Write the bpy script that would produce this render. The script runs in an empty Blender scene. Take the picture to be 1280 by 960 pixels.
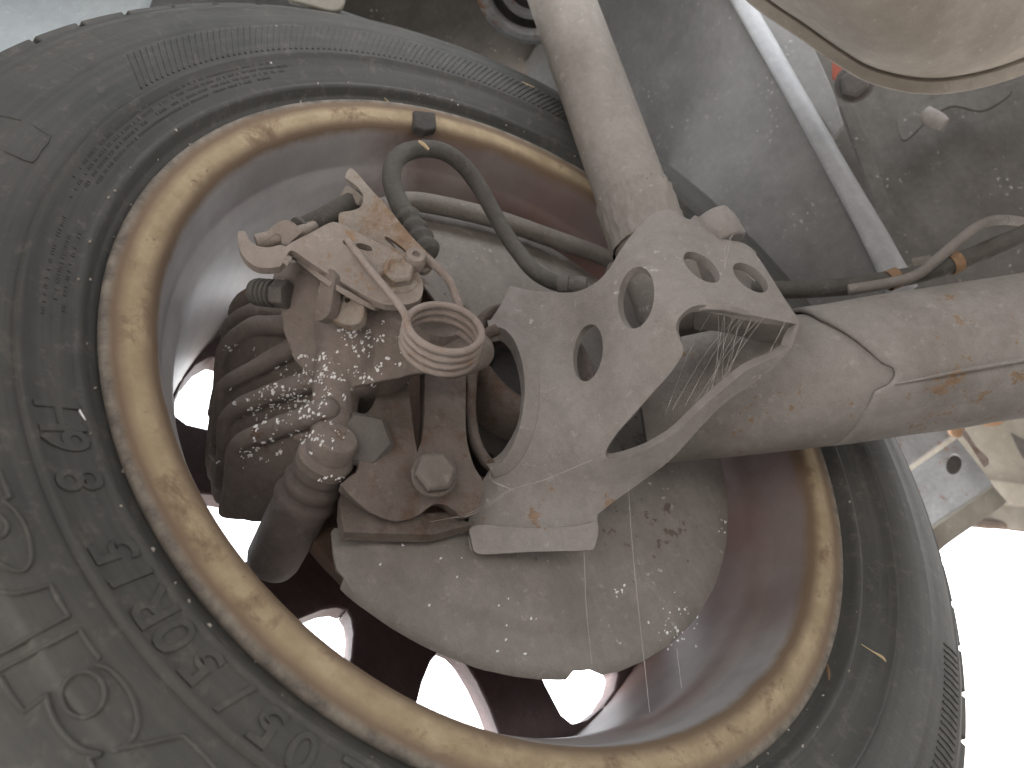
import bpy, bmesh, math, random
import numpy as np
from mathutils import Vector, Matrix, noise
from mathutils.geometry import delaunay_2d_cdt
from mathutils.bvhtree import BVHTree

random.seed(7)
S = bpy.context.scene
COL = S.collection

# ------------------------------------------------------------------ camera
FPX = 970.0                                    # focal length in photo pixels (1280 wide)
HUB = 0.295                                    # height of the wheel centre above the ground
MW = np.array([[0.466957509, -0.562948774, -0.681937946],
               [0.825099481, 0.0, 0.564987475],
               [-0.318059006, -0.826491789, 0.464488741]])   # camera (right, down, forward) -> world
CAM = np.array([0.26617378, -0.23954622, -0.18976862 + HUB])
cd = bpy.data.cameras.new('camera'); cam = bpy.data.objects.new('camera', cd); COL.objects.link(cam)
cd.sensor_width = 36.0; cd.lens = FPX / 1280.0 * 36.0; cd.clip_start = 0.01; cd.clip_end = 2000
mm = Matrix.Identity(4)
for r in range(3):
    mm[r][0] = MW[r][0]; mm[r][1] = -MW[r][1]; mm[r][2] = -MW[r][2]; mm[r][3] = CAM[r]
cam.matrix_world = mm
cd.dof.use_dof = True; cd.dof.focus_distance = 0.375; cd.dof.aperture_fstop = 13.0    # phone lens: slight softness near and far
S.camera = cam

# ------------------------------------------------------------------ light
SUN_EL, SUN_AZ = math.radians(48), math.radians(200)
W = bpy.data.worlds.new('World'); S.world = W; W.use_nodes = True
wn = W.node_tree.nodes; wl = W.node_tree.links
sky = wn.new('ShaderNodeTexSky'); sky.sky_type = 'NISHITA'; sky.sun_disc = False
sky.sun_elevation = SUN_EL; sky.sun_rotation = SUN_AZ; sky.dust_density = 0.6; sky.air_density = 1.0
bg = wn['Background']; bg.inputs['Strength'].default_value = 0.15
hsv = wn.new('ShaderNodeHueSaturation'); hsv.inputs['Saturation'].default_value = 0.12
wl.new(sky.outputs[0], hsv.inputs['Color']); wl.new(hsv.outputs[0], bg.inputs['Color'])
sl = bpy.data.lights.new('sun', 'SUN'); sl.energy = 1.5; sl.angle = math.radians(14); sl.color = (1.0, 0.94, 0.885)
so = bpy.data.objects.new('sun', sl); COL.objects.link(so)
sd = Vector((math.sin(SUN_AZ) * math.cos(SUN_EL), math.cos(SUN_AZ) * math.cos(SUN_EL), math.sin(SUN_EL)))
so.rotation_euler = (-sd).to_track_quat('-Z', 'Y').to_euler(); so.location = sd * 5
S.view_settings.view_transform = 'Standard'; S.view_settings.look = 'None'
S.view_settings.exposure = 2.95; S.view_settings.gamma = 1.0; S.view_settings.use_curve_mapping = False
S.render.engine = 'CYCLES'

# ------------------------------------------------------------------ pixel helpers (distance given in metres)
def P(x, y, d):
    v = MW @ np.array([(x - 640) / FPX * d, (y - 480) / FPX * d, d]) + CAM
    return Vector(v)
def ray(x, y):
    return Vector(MW @ np.array([(x - 640) / FPX, (y - 480) / FPX, 1.0]))
def PX(x, y, X):
    r = ray(x, y); t = (X - CAM[0]) / r[0]
    return Vector(CAM) + r * t
def cdir(a, b, c):                             # camera-frame direction to world
    return Vector(MW @ np.array([a, b, c])).normalized()
VIEW = cdir(0, 0, 1)

# ------------------------------------------------------------------ materials
def nd(nt, t, **kw):
    n = nt.nodes.new(t)
    for k, v in kw.items(): setattr(n, k, v)
    return n
def ramp(nt, fac, stops):
    n = nd(nt, 'ShaderNodeValToRGB'); nt.links.new(fac, n.inputs[0])
    e = n.color_ramp.elements
    while len(e) < len(stops): e.new(0.5)
    for i, (p, c) in enumerate(stops):
        e[i].position = p; e[i].color = c if len(c) == 4 else (*c, 1)
    return n.outputs[0]
def mixc(nt, fac, a, b):
    n = nd(nt, 'ShaderNodeMix', data_type='RGBA')
    for sock, v in ((n.inputs[0], fac), (n.inputs[6], a), (n.inputs[7], b)):
        if isinstance(v, bpy.types.NodeSocket): nt.links.new(v, sock)
        elif isinstance(v, (int, float)): sock.default_value = v
        else: sock.default_value = (*v, 1)
    return n.outputs[2]
def noi(nt, co, scale, detail=4, rough=0.55, dist=0.0):
    n = nd(nt, 'ShaderNodeTexNoise'); n.inputs['Scale'].default_value = scale
    n.inputs['Detail'].default_value = detail; n.inputs['Roughness'].default_value = rough
    n.inputs['Distortion'].default_value = dist
    nt.links.new(co, n.inputs['Vector']); return n.outputs[0]
def newmat(name):
    m = bpy.data.materials.new(name); m.use_nodes = True
    nt = m.node_tree; b = nt.nodes['Principled BSDF']
    geo = nd(nt, 'ShaderNodeNewGeometry')
    return m, nt, b, geo.outputs['Position']
def bump(nt, b, h, strength, dist=0.001, prev=None):
    n = nd(nt, 'ShaderNodeBump'); n.inputs['Strength'].default_value = strength; n.inputs['Distance'].default_value = dist
    nt.links.new(h, n.inputs['Height'])
    if prev: nt.links.new(prev, n.inputs['Normal'])
    nt.links.new(n.outputs[0], b.inputs['Normal']); return n.outputs[0]
def dusty(name, base, dust=None, rust=0.0, rough=0.9, grit=0.5, rustcol=(0.16, 0.062, 0.022), spots=0.0, metal=0.0,
          big=30, dustamt=0.5, grime=0.55):
    m, nt, b, co = newmat(name)
    dust = dust or tuple(min(1, c * 1.45 + 0.02) for c in base)
    n1 = noi(nt, co, big, 6, 0.62, 0.3); n2 = noi(nt, co, big * 7, 5, 0.6); n3 = noi(nt, co, 1500, 3, 0.6)
    f = ramp(nt, n1, [(0.5 - 0.28 * dustamt - 0.1, (0, 0, 0)), (0.75 - 0.15 * dustamt, (1, 1, 1))])
    c = mixc(nt, f, base, dust)
    f2 = ramp(nt, n2, [(0.34, (0, 0, 0)), (0.72, (1, 1, 1))])
    c2 = mixc(nt, f2, tuple(x * 0.74 for x in base), tuple(min(1, x * 1.10) for x in dust))
    c = mixc(nt, 0.24, c, c2)
    mp_ = nd(nt, 'ShaderNodeMapping'); nt.links.new(co, mp_.inputs[0]); mp_.inputs['Scale'].default_value = (1, 1, 0.45)
    gr = ramp(nt, noi(nt, mp_.outputs[0], max(10, big * 0.55), 7, 0.66, 0.2), [(0.46, (0, 0, 0)), (0.68, (grime, grime, grime))])
    c = mixc(nt, gr, c, tuple(x * k for x, k in zip(base, (0.58, 0.55, 0.52))))
    ch = ramp(nt, noi(nt, co, 150, 6, 0.7), [(0.60, (0, 0, 0)), (0.66, (0.35, 0.35, 0.35))])
    c = mixc(nt, ch, c, tuple(min(1, x * 1.25 + 0.02) for x in dust))
    f3 = ramp(nt, n3, [(0.3, (0.90, 0.90, 0.90)), (0.7, (1.07, 1.07, 1.07))])
    mul = nd(nt, 'ShaderNodeMix', data_type='RGBA', blend_type='MULTIPLY'); mul.inputs[0].default_value = 1
    nt.links.new(c, mul.inputs[6]); nt.links.new(f3, mul.inputs[7]); c = mul.outputs[2]
    if rust != 0:
        r1 = noi(nt, co, 95, 8, 0.72, 0.1); r2 = noi(nt, co, 16, 2, 0.5)
        ad = nd(nt, 'ShaderNodeMath', operation='MULTIPLY_ADD'); nt.links.new(r2, ad.inputs[0]); ad.inputs[1].default_value = 0.6
        nt.links.new(r1, ad.inputs[2])
        t = 0.99 - rust * 0.27
        rf = ramp(nt, ad.outputs[0], [(min(.97, t - 0.05), (0, 0, 0)), (min(.99, t + 0.11), (0.8, 0.8, 0.8))])
        rc = mixc(nt, noi(nt, co, 260, 4), tuple(x * 0.55 for x in rustcol), tuple(min(1, x * 1.9) for x in rustcol))
        c = mixc(nt, rf, c, rc)
    if spots > 0:
        v = nd(nt, 'ShaderNodeTexVoronoi'); v.inputs['Scale'].default_value = 150
        wv = nd(nt, 'ShaderNodeTexNoise'); wv.inputs['Scale'].default_value = 380; nt.links.new(co, wv.inputs['Vector'])
        wm = nd(nt, 'ShaderNodeVectorMath', operation='MULTIPLY_ADD'); nt.links.new(wv.outputs['Color'], wm.inputs[0]); wm.inputs[1].default_value = (0.006, 0.006, 0.006); nt.links.new(co, wm.inputs[2])
        nt.links.new(wm.outputs[0], v.inputs['Vector'])
        s1 = ramp(nt, v.outputs['Distance'], [(0.05, (0.6, 0.6, 0.6)), (0.22, (0, 0, 0))])
        s2 = ramp(nt, noi(nt, co, 28, 2), [(0.60 - 0.12 * spots, (0, 0, 0)), (0.64, (1, 1, 1))])
        mm_ = nd(nt, 'ShaderNodeMath', operation='MULTIPLY'); nt.links.new(s1, mm_.inputs[0]); nt.links.new(s2, mm_.inputs[1])
        c = mixc(nt, mm_.outputs[0], c, (0.62, 0.6, 0.57))
    nt.links.new(c, b.inputs['Base Color'])
    b.inputs['Roughness'].default_value = rough; b.inputs['Metallic'].default_value = metal
    b.inputs['Specular IOR Level'].default_value = 0.25
    hh = nd(nt, 'ShaderNodeMath', operation='ADD'); nt.links.new(n3, hh.inputs[0])
    n4 = noi(nt, co, 420, 4, 0.65); nt.links.new(n4, hh.inputs[1])
    p = bump(nt, b, hh.outputs[0], grit, 0.0007)
    bump(nt, b, n2, grit * 0.5, 0.0016, p)
    return m
def polar(nt, co):                             # (angle*0.2, radius, x) about the wheel axle
    s = nd(nt, 'ShaderNodeSeparateXYZ'); nt.links.new(co, s.inputs[0])
    z = nd(nt, 'ShaderNodeMath', operation='SUBTRACT'); nt.links.new(s.outputs[2], z.inputs[0]); z.inputs[1].default_value = HUB
    a = nd(nt, 'ShaderNodeMath', operation='ARCTAN2'); nt.links.new(z.outputs[0], a.inputs[0]); nt.links.new(s.outputs[1], a.inputs[1])
    yy = nd(nt, 'ShaderNodeMath', operation='MULTIPLY'); nt.links.new(s.outputs[1], yy.inputs[0]); nt.links.new(s.outputs[1], yy.inputs[1])
    zz = nd(nt, 'ShaderNodeMath', operation='MULTIPLY_ADD'); nt.links.new(z.outputs[0], zz.inputs[0]); nt.links.new(z.outputs[0], zz.inputs[1]); nt.links.new(yy.outputs[0], zz.inputs[2])
    r = nd(nt, 'ShaderNodeMath', operation='SQRT'); nt.links.new(zz.outputs[0], r.inputs[0])
    return a.outputs[0], r.outputs[0], s.outputs[0]
def comb(nt, a, b, c):
    n = nd(nt, 'ShaderNodeCombineXYZ')
    for s, v in zip(n.inputs, (a, b, c)):
        if isinstance(v, bpy.types.NodeSocket): nt.links.new(v, s)
        else: s.default_value = v
    return n.outputs[0]
def scl(nt, v, k):
    n = nd(nt, 'ShaderNodeMath', operation='MULTIPLY'); nt.links.new(v, n.inputs[0]); n.inputs[1].default_value = k; return n.outputs[0]

M = {}
M['bracket'] = dusty('dusty_bracket_steel', (0.235, 0.214, 0.199), (0.305, 0.28, 0.262), rust=-0.35, rustcol=(0.19, 0.12, 0.075), grit=0.25, spots=0.25)
M['damper'] = dusty('dusty_damper_paint', (0.235, 0.215, 0.19), (0.29, 0.265, 0.237), rust=0.0, grit=0.22, spots=0.12)
M['arm'] = dusty('dusty_arm_steel', (0.24, 0.22, 0.203), (0.315, 0.29, 0.268), rust=-0.22, rustcol=(0.2, 0.125, 0.07), grit=0.25)
M['shield'] = dusty('dusty_shield_sheet', (0.205, 0.185, 0.168), (0.26, 0.238, 0.215), rust=-0.1, rustcol=(0.09, 0.065, 0.05), grit=0.4, spots=0.35)
M['casting'] = dusty('caliper_casting', (0.175, 0.145, 0.126), (0.235, 0.2, 0.177), rust=-0.05, rustcol=(0.12, 0.08, 0.055), grit=0.6)
M['fin'] = dusty('caliper_fin_casting', (0.14, 0.117, 0.103), (0.2, 0.17, 0.152), rust=-0.1, rustcol=(0.1, 0.055, 0.035), grit=0.5)
M['lever'] = dusty('lever_steel', (0.24, 0.205, 0.178), (0.33, 0.285, 0.25), rust=0.2, rustcol=(0.2, 0.12, 0.06), grit=0.5)
M['rusty_plate'] = dusty('rusty_plate', (0.25, 0.215, 0.18), (0.33, 0.295, 0.255), rust=0.55, rustcol=(0.17, 0.105, 0.062), grit=0.5)
M['spring'] = dusty('spring_wire', (0.26, 0.215, 0.188), (0.34, 0.29, 0.258), rust=0.1, rustcol=(0.2, 0.13, 0.09), grit=0.4)
M['knuckle'] = dusty('rusty_knuckle', (0.145, 0.118, 0.102), (0.2, 0.168, 0.148), rust=0.5, rustcol=(0.085, 0.055, 0.04), grit=0.6)
M['flange_bolt'] = dusty('dusty_flange_bolt', (0.15, 0.128, 0.113), (0.2, 0.175, 0.156), rust=-0.1, rustcol=(0.09, 0.06, 0.04), grit=0.4)
M['bolt'] = dusty('dull_bolt', (0.105, 0.095, 0.088), (0.155, 0.142, 0.132), rust=0.0, grit=0.3)
M['hose'] = dusty('rubber_hose', (0.08, 0.075, 0.068), (0.135, 0.125, 0.112), rough=0.8, grit=0.5)
M['boot'] = dusty('rubber_boot', (0.115, 0.095, 0.085), (0.17, 0.145, 0.13), rough=0.75, grit=0.3)
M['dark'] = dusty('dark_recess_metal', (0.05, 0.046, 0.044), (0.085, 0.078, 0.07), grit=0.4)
M['disc'] = dusty('rusty_disc', (0.09, 0.06, 0.045), (0.14, 0.095, 0.07), rust=0.5, rustcol=(0.11, 0.05, 0.03), grit=0.5)
M['muffler'] = dusty('muffler_shell', (0.35, 0.315, 0.27), (0.42, 0.385, 0.335), rust=0.0, rough=0.75, grit=0.25, big=14)
M['panel'] = dusty('grey_underseal', (0.165, 0.161, 0.155), (0.225, 0.22, 0.211), rough=0.7, grit=0.3, spots=0.4, big=20)
M['paint'] = dusty('pale_body_paint', (0.28, 0.30, 0.315), (0.37, 0.39, 0.40), rough=0.5, grit=0.12, big=18, spots=0.15)
M['edge_highlight'] = dusty('edge_highlight_paint', (0.27, 0.275, 0.28), (0.37, 0.375, 0.38), rough=0.5, grit=0.15, big=18, grime=0.3)  # highlight along the folded edge, painted in as a lighter colour
M['lit_arch_paint'] = dusty('lit_blue_grey_paint', (0.25, 0.295, 0.325), (0.33, 0.38, 0.405), rough=0.55, grit=0.12, big=18, spots=0.2, grime=0.25)  # blue-grey body colour, lightened to paint in daylight on the arch's rear part
M['floor'] = dusty('dark_underbody', (0.085, 0.077, 0.069), (0.13, 0.12, 0.107), rough=0.85, grit=0.5, spots=0.4, rust=0.0, big=25)
M['shaded_arch'] = dusty('shaded_arch_sheet', (0.085, 0.088, 0.088), (0.13, 0.135, 0.135), rough=0.8, grit=0.25, spots=0.3, big=12)  # shaded part of the same arch, painted darker
M['sill'] = dusty('tan_sill', (0.16, 0.147, 0.123), (0.22, 0.204, 0.172), rough=0.7, grit=0.3, rust=0.0, big=16)
M['channel'] = dusty('painted_channel', (0.20, 0.20, 0.20), (0.32, 0.32, 0.32), rough=0.45, grit=0.2, rust=0.1, big=30)
M['clip'] = dusty('rusty_clip', (0.25, 0.15, 0.085), (0.33, 0.22, 0.14), rust=0.3, rustcol=(0.2, 0.1, 0.05), grit=0.5)
M['concrete'] = dusty('pale_concrete', (0.52, 0.482, 0.452), (0.62, 0.578, 0.545), rough=0.95, grit=0.6, big=3)
M['straw'] = dusty('dry_straw', (0.42, 0.32, 0.18), (0.55, 0.44, 0.28), grit=0.2)
M['redpaint'] = dusty('red_paint', (0.28, 0.07, 0.045), (0.34, 0.11, 0.08), grit=0.2)
def simple(name, col, rough=0.9, alpha=None):
    m, nt, b, co = newmat(name); b.inputs['Roughness'].default_value = rough
    n = noi(nt, co, 300, 3)
    nt.links.new(mixc(nt, n, tuple(c * 0.85 for c in col), tuple(min(1, c * 1.1) for c in col)), b.inputs['Base Color'])
    if alpha: b.inputs['Alpha'].default_value = alpha
    return m
M['flake'] = simple('white_paint_flake', (0.78, 0.78, 0.77))
M['web'] = simple('cobweb_silk', (0.62, 0.6, 0.57), 0.8, 0.55)

# tyre rubber: fine concentric grain, dust, green-grey cast
def tyre_mat():
    m, nt, b, co = newmat('tyre_rubber')
    a, r, x = polar(nt, co)
    st = noi(nt, comb(nt, scl(nt, a, 2.0), scl(nt, r, 300), 0.0), 1.0, 5, 0.6)
    rad = noi(nt, comb(nt, scl(nt, a, 190.0), scl(nt, r, 14), 0.0), 1.0, 2, 0.5)
    n1 = noi(nt, co, 22, 5, 0.6, 0.4); n2 = noi(nt, co, 900, 3)
    c = mixc(nt, ramp(nt, n1, [(0.32, (0, 0, 0)), (0.7, (1, 1, 1))]), (0.033, 0.035, 0.032), (0.054, 0.053, 0.048))
    c = mixc(nt, ramp(nt, st, [(0.42, (0, 0, 0)), (0.75, (0.55, 0.55, 0.55))]), c, (0.088, 0.084, 0.073))
    c = mixc(nt, ramp(nt, noi(nt, co, 9, 7, 0.68), [(0.45, (0, 0, 0)), (0.68, (0.45, 0.45, 0.45))]), c, (0.088, 0.08, 0.07))
    c = mixc(nt, ramp(nt, noi(nt, co, 130, 6, 0.75), [(0.54, (0, 0, 0)), (0.72, (0.5, 0.5, 0.5))]), c, (0.15, 0.13, 0.11))
    v = nd(nt, 'ShaderNodeTexVoronoi'); v.inputs['Scale'].default_value = 75; nt.links.new(co, v.inputs['Vector'])
    sp = ramp(nt, v.outputs['Distance'], [(0.035, (1, 1, 1)), (0.055, (0, 0, 0))])
    s2 = ramp(nt, noi(nt, co, 60, 1), [(0.56, (0, 0, 0)), (0.58, (1, 1, 1))])
    q = nd(nt, 'ShaderNodeMath', operation='MULTIPLY'); nt.links.new(sp, q.inputs[0]); nt.links.new(s2, q.inputs[1])
    c = mixc(nt, q.outputs[0], c, (0.5, 0.48, 0.42))
    nt.links.new(c, b.inputs['Base Color']); b.inputs['Roughness'].default_value = 0.68; b.inputs['Specular IOR Level'].default_value = 0.4
    p = bump(nt, b, rad, 0.22, 0.0006); p = bump(nt, b, st, 0.25, 0.0008, p); bump(nt, b, n2, 0.25, 0.0004, p)
    return m
M['tyre'] = tyre_mat()
M['letter'] = dusty('tyre_lettering', (0.085, 0.083, 0.072), (0.13, 0.125, 0.105), rough=0.75, grit=0.2)

def rim_mat():
    m, nt, b, co = newmat('rim_finish')
    a, r, x = polar(nt, co)
    # radial zones: grey oxidised flange, worn gold lip, purple-brown grime in the barrel
    wob = noi(nt, co, 35, 4, 0.6)
    rr = nd(nt, 'ShaderNodeMath', operation='MULTIPLY_ADD'); nt.links.new(wob, rr.inputs[0]); rr.inputs[1].default_value = 0.0030; nt.links.new(r, rr.inputs[2])
    mr = nd(nt, 'ShaderNodeMapRange'); nt.links.new(rr.outputs[0], mr.inputs[0]); mr.inputs[1].default_value = 0.1755; mr.inputs[2].default_value = 0.2070
    brown = (0.155, 0.108, 0.072)
    grime = mixc(nt, ramp(nt, noi(nt, co, 14, 5, 0.6), [(0.35, (0, 0, 0)), (0.68, (1, 1, 1))]), (0.16, 0.122, 0.112), (0.26, 0.225, 0.215))
    gold = mixc(nt, ramp(nt, noi(nt, co, 60, 6, 0.65), [(0.3, (0, 0, 0)), (0.72, (1, 1, 1))]), (0.245, 0.185, 0.112), (0.39, 0.312, 0.2))
    # stain patches running across the lip
    stn = noi(nt, co, 30, 8, 0.7, 0.3)
    stf = ramp(nt, stn, [(0.52, (0, 0, 0)), (0.62, (0.85, 0.85, 0.85))])
    gold = mixc(nt, stf, gold, (0.155, 0.098, 0.062))
    str2 = noi(nt, comb(nt, scl(nt, a, 22), scl(nt, r, 130), 0.3), 1.0, 6, 0.75, 0.4)
    gold = mixc(nt, ramp(nt, str2, [(0.61, (0, 0, 0)), (0.70, (0.7, 0.7, 0.7))]), gold, (0.10, 0.065, 0.04))
    flange = mixc(nt, ramp(nt, noi(nt, co, 110, 6, 0.7), [(0.35, (0, 0, 0)), (0.7, (1, 1, 1))]), (0.10, 0.088, 0.076), (0.25, 0.215, 0.175))
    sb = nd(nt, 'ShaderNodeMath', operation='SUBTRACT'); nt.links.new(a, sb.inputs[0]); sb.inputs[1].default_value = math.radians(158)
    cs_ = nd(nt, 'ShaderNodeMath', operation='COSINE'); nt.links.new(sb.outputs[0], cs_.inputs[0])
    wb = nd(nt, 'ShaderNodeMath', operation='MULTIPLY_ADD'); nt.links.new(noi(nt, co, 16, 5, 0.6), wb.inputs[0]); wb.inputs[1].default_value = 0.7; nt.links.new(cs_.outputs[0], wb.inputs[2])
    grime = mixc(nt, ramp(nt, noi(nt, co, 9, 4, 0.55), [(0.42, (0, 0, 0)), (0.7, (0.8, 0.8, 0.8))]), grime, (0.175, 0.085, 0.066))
    grime = mixc(nt, ramp(nt, wb.outputs[0], [(0.80, (0, 0, 0)), (1.0, (1, 1, 1))]), grime, mixc(nt, noi(nt, co, 70, 5, 0.65), (0.34, 0.333, 0.333), (0.55, 0.54, 0.54)))  # silver sector paints in the bright reflection on the barrel's upper left
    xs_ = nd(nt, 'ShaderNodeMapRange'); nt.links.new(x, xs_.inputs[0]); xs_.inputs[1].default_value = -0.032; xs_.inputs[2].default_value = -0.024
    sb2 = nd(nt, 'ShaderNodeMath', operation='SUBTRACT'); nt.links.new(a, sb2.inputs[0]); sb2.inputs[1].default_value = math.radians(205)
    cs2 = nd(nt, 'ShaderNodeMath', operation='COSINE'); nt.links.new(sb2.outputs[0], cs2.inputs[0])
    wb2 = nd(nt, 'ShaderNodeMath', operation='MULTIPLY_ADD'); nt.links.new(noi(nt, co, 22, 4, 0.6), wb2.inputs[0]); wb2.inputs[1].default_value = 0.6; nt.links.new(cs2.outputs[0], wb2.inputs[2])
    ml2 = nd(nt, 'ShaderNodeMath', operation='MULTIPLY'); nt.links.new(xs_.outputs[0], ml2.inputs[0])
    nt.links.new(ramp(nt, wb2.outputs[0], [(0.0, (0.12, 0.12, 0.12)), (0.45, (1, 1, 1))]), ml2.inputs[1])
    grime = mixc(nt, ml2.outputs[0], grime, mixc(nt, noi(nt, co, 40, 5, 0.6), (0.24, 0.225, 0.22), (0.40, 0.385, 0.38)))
    z1 = ramp(nt, mr.outputs[0], [(0.21, (0, 0, 0)), (0.27, (1, 1, 1))])
    z2 = ramp(nt, mr.outputs[0], [(0.32, (0, 0, 0)), (0.46, (1, 1, 1))])
    z3 = ramp(nt, mr.outputs[0], [(0.60, (0, 0, 0)), (0.75, (1, 1, 1))])
    z4 = ramp(nt, mr.outputs[0], [(0.77, (0, 0, 0)), (0.86, (1, 1, 1))])
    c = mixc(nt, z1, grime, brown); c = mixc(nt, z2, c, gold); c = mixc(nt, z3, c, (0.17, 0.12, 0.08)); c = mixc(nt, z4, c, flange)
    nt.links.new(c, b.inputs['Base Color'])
    b.inputs['Specular IOR Level'].default_value = 0.3
    rg = ramp(nt, z1, [(0.0, (0.52, 0.52, 0.52)), (1.0, (0.85, 0.85, 0.85))]); nt.links.new(rg, b.inputs['Roughness'])
    inv_ = nd(nt, 'ShaderNodeMath', operation='MULTIPLY_ADD'); nt.links.new(z1, inv_.inputs[0]); inv_.inputs[1].default_value = -0.15; inv_.inputs[2].default_value = 0.15
    nt.links.new(inv_.outputs[0], b.inputs['Metallic'])
    p = bump(nt, b, noi(nt, co, 500, 4, 0.6), 0.18, 0.0006); bump(nt, b, noi(nt, co, 55, 4), 0.2, 0.001, p)
    return m
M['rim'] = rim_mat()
M['spoke'] = dusty('dark_spoke_paint', (0.075, 0.052, 0.054), (0.12, 0.09, 0.09), rough=0.6, grit=0.15)

# ------------------------------------------------------------------ object helpers
def empty(name, label, cat, loc, group=None):
    o = bpy.data.objects.new(name, None); COL.objects.link(o); o.location = loc; o.empty_display_size = 0.02
    o['label'] = label; o['category'] = cat
    if group: o['group'] = group
    return o
def tag(o, label, cat, group=None):
    o['label'] = label; o['category'] = cat
    if group: o['group'] = group
    return o
def wloc(o):
    v = Vector(o.location)
    if o.parent: v += o.matrix_parent_inverse.to_translation() + wloc(o.parent)
    return v
def link(name, me, mat, parent=None, smooth=40, bev=0.0, bseg=2):
    o = bpy.data.objects.new(name, me); COL.objects.link(o)
    if mat is not None and not me.materials: me.materials.append(M[mat] if isinstance(mat, str) else mat)
    if smooth:
        me.shade_smooth(); me.set_sharp_from_angle(angle=math.radians(smooth))
    if parent is not None:
        o.parent = parent; o.matrix_parent_inverse = Matrix.Translation(-wloc(parent))
    if bev > 0:
        md = o.modifiers.new('bevel', 'BEVEL'); md.width = bev; md.segments = bseg; md.limit_method = 'ANGLE'
        md.angle_limit = math.radians(50); md.harden_normals = False; md.use_clamp_overlap = True
    return o
def mesh(name, verts, faces):
    me = bpy.data.meshes.new(name); me.from_pydata([tuple(v) for v in verts], [], faces); me.update()
    bm = bmesh.new(); bm.from_mesh(me); bmesh.ops.recalc_face_normals(bm, faces=bm.faces); bm.to_mesh(me); bm.free()
    return me
class MB:                                      # collects pieces that form one part
    def __init__(s): s.v = []; s.f = []
    def add(s, v, f):
        k = len(s.v); s.v += [Vector(q) for q in v]; s.f += [tuple(i + k for i in t) for t in f]; return s
    def link(s, name, mat, parent=None, **kw): return link(name, mesh(name, s.v, s.f), mat, parent, **kw)

def catmull(pts, n=8, closed=False):
    pts = [np.array(p, float) for p in pts]; out = []; N = len(pts)
    rng = range(N) if closed else range(N - 1)
    for i in rng:
        p1, p2 = pts[i], pts[(i + 1) % N]
        p0 = pts[i - 1] if (closed or i > 0) else 2 * p1 - p2
        p3 = pts[(i + 2) % N] if (closed or i + 2 < N) else 2 * p2 - p1
        for k in range(n):
            t = k / n
            out.append(0.5 * ((2 * p1) + (p2 - p0) * t + (2 * p0 - 5 * p1 + 4 * p2 - p3) * t * t + (3 * p1 - p0 - 3 * p2 + p3) * t ** 3))
    if not closed: out.append(pts[-1])
    return out
def outline(pts, n=6):                         # closed pixel outline; an entry (x, y, 1) is a sharp corner
    idx = [i for i, p in enumerate(pts) if len(p) > 2]
    q = [np.array(p[:2], float) for p in pts]
    if not idx: return catmull(q, n, True)
    out = []
    for a, b in zip(idx, idx[1:] + [idx[0] + len(pts)]):
        seg = [q[k % len(pts)] for k in range(a, b + 1)]
        out += catmull(seg, n if len(seg) > 2 else 1)[:-1] if len(seg) > 2 else [seg[0] + (seg[1] - seg[0]) * t / 4 for t in range(4)]
    return out
def ell(cx, cy, a, b, rot=0.0, n=40):
    c, s = math.cos(math.radians(rot)), math.sin(math.radians(rot))
    return [np.array((cx + a * math.cos(t) * c - b * math.sin(t) * s, cy + a * math.cos(t) * s + b * math.sin(t) * c))
            for t in [2 * math.pi * k / n for k in range(n)]]
def inside(poly, pts):                         # which of many points lie inside a closed outline
    q = np.array([(p[0], p[1]) for p in poly]); pts = np.asarray(pts, float); x, y = pts[:, 0], pts[:, 1]; r = np.zeros(len(pts), bool)
    for (x1, y1), (x2, y2) in zip(q, np.roll(q, 1, axis=0)):
        if y1 == y2: continue
        r ^= ((y1 > y) != (y2 > y)) & (x < (x2 - x1) * (y - y1) / (y2 - y1) + x1)
    return r
class Depth:                                   # thin-plate field of 1/distance over the picture; three points give a true plane
    def __init__(s, ctrl, reg=0.0):
        c = np.array(ctrl, float); s.p = c[:, :2] / 100; n = len(c); s.n = n
        if n == 3:
            s.w = np.zeros(3); s.a = np.linalg.solve(np.c_[np.ones(3), s.p], 1 / c[:, 2])
        else:
            K = s.k(np.linalg.norm(s.p[:, None] - s.p[None], axis=2)) + reg * np.eye(n)
            Q = np.c_[np.ones(n), s.p]; A = np.block([[K, Q], [Q.T, np.zeros((3, 3))]])
            r = np.linalg.solve(A, np.r_[1 / c[:, 2], 0, 0, 0]); s.w = r[:n]; s.a = r[n:]
    def k(s, r): return np.where(r > 1e-9, r * r * np.log(r + 1e-12), 0)
    def __call__(s, x, y):
        q = np.array((x, y)) / 100; v = s.a[0] + s.a[1:] @ q
        if s.n > 3: v += s.w @ s.k(np.linalg.norm(s.p - q, axis=1))
        return 1 / v
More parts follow.
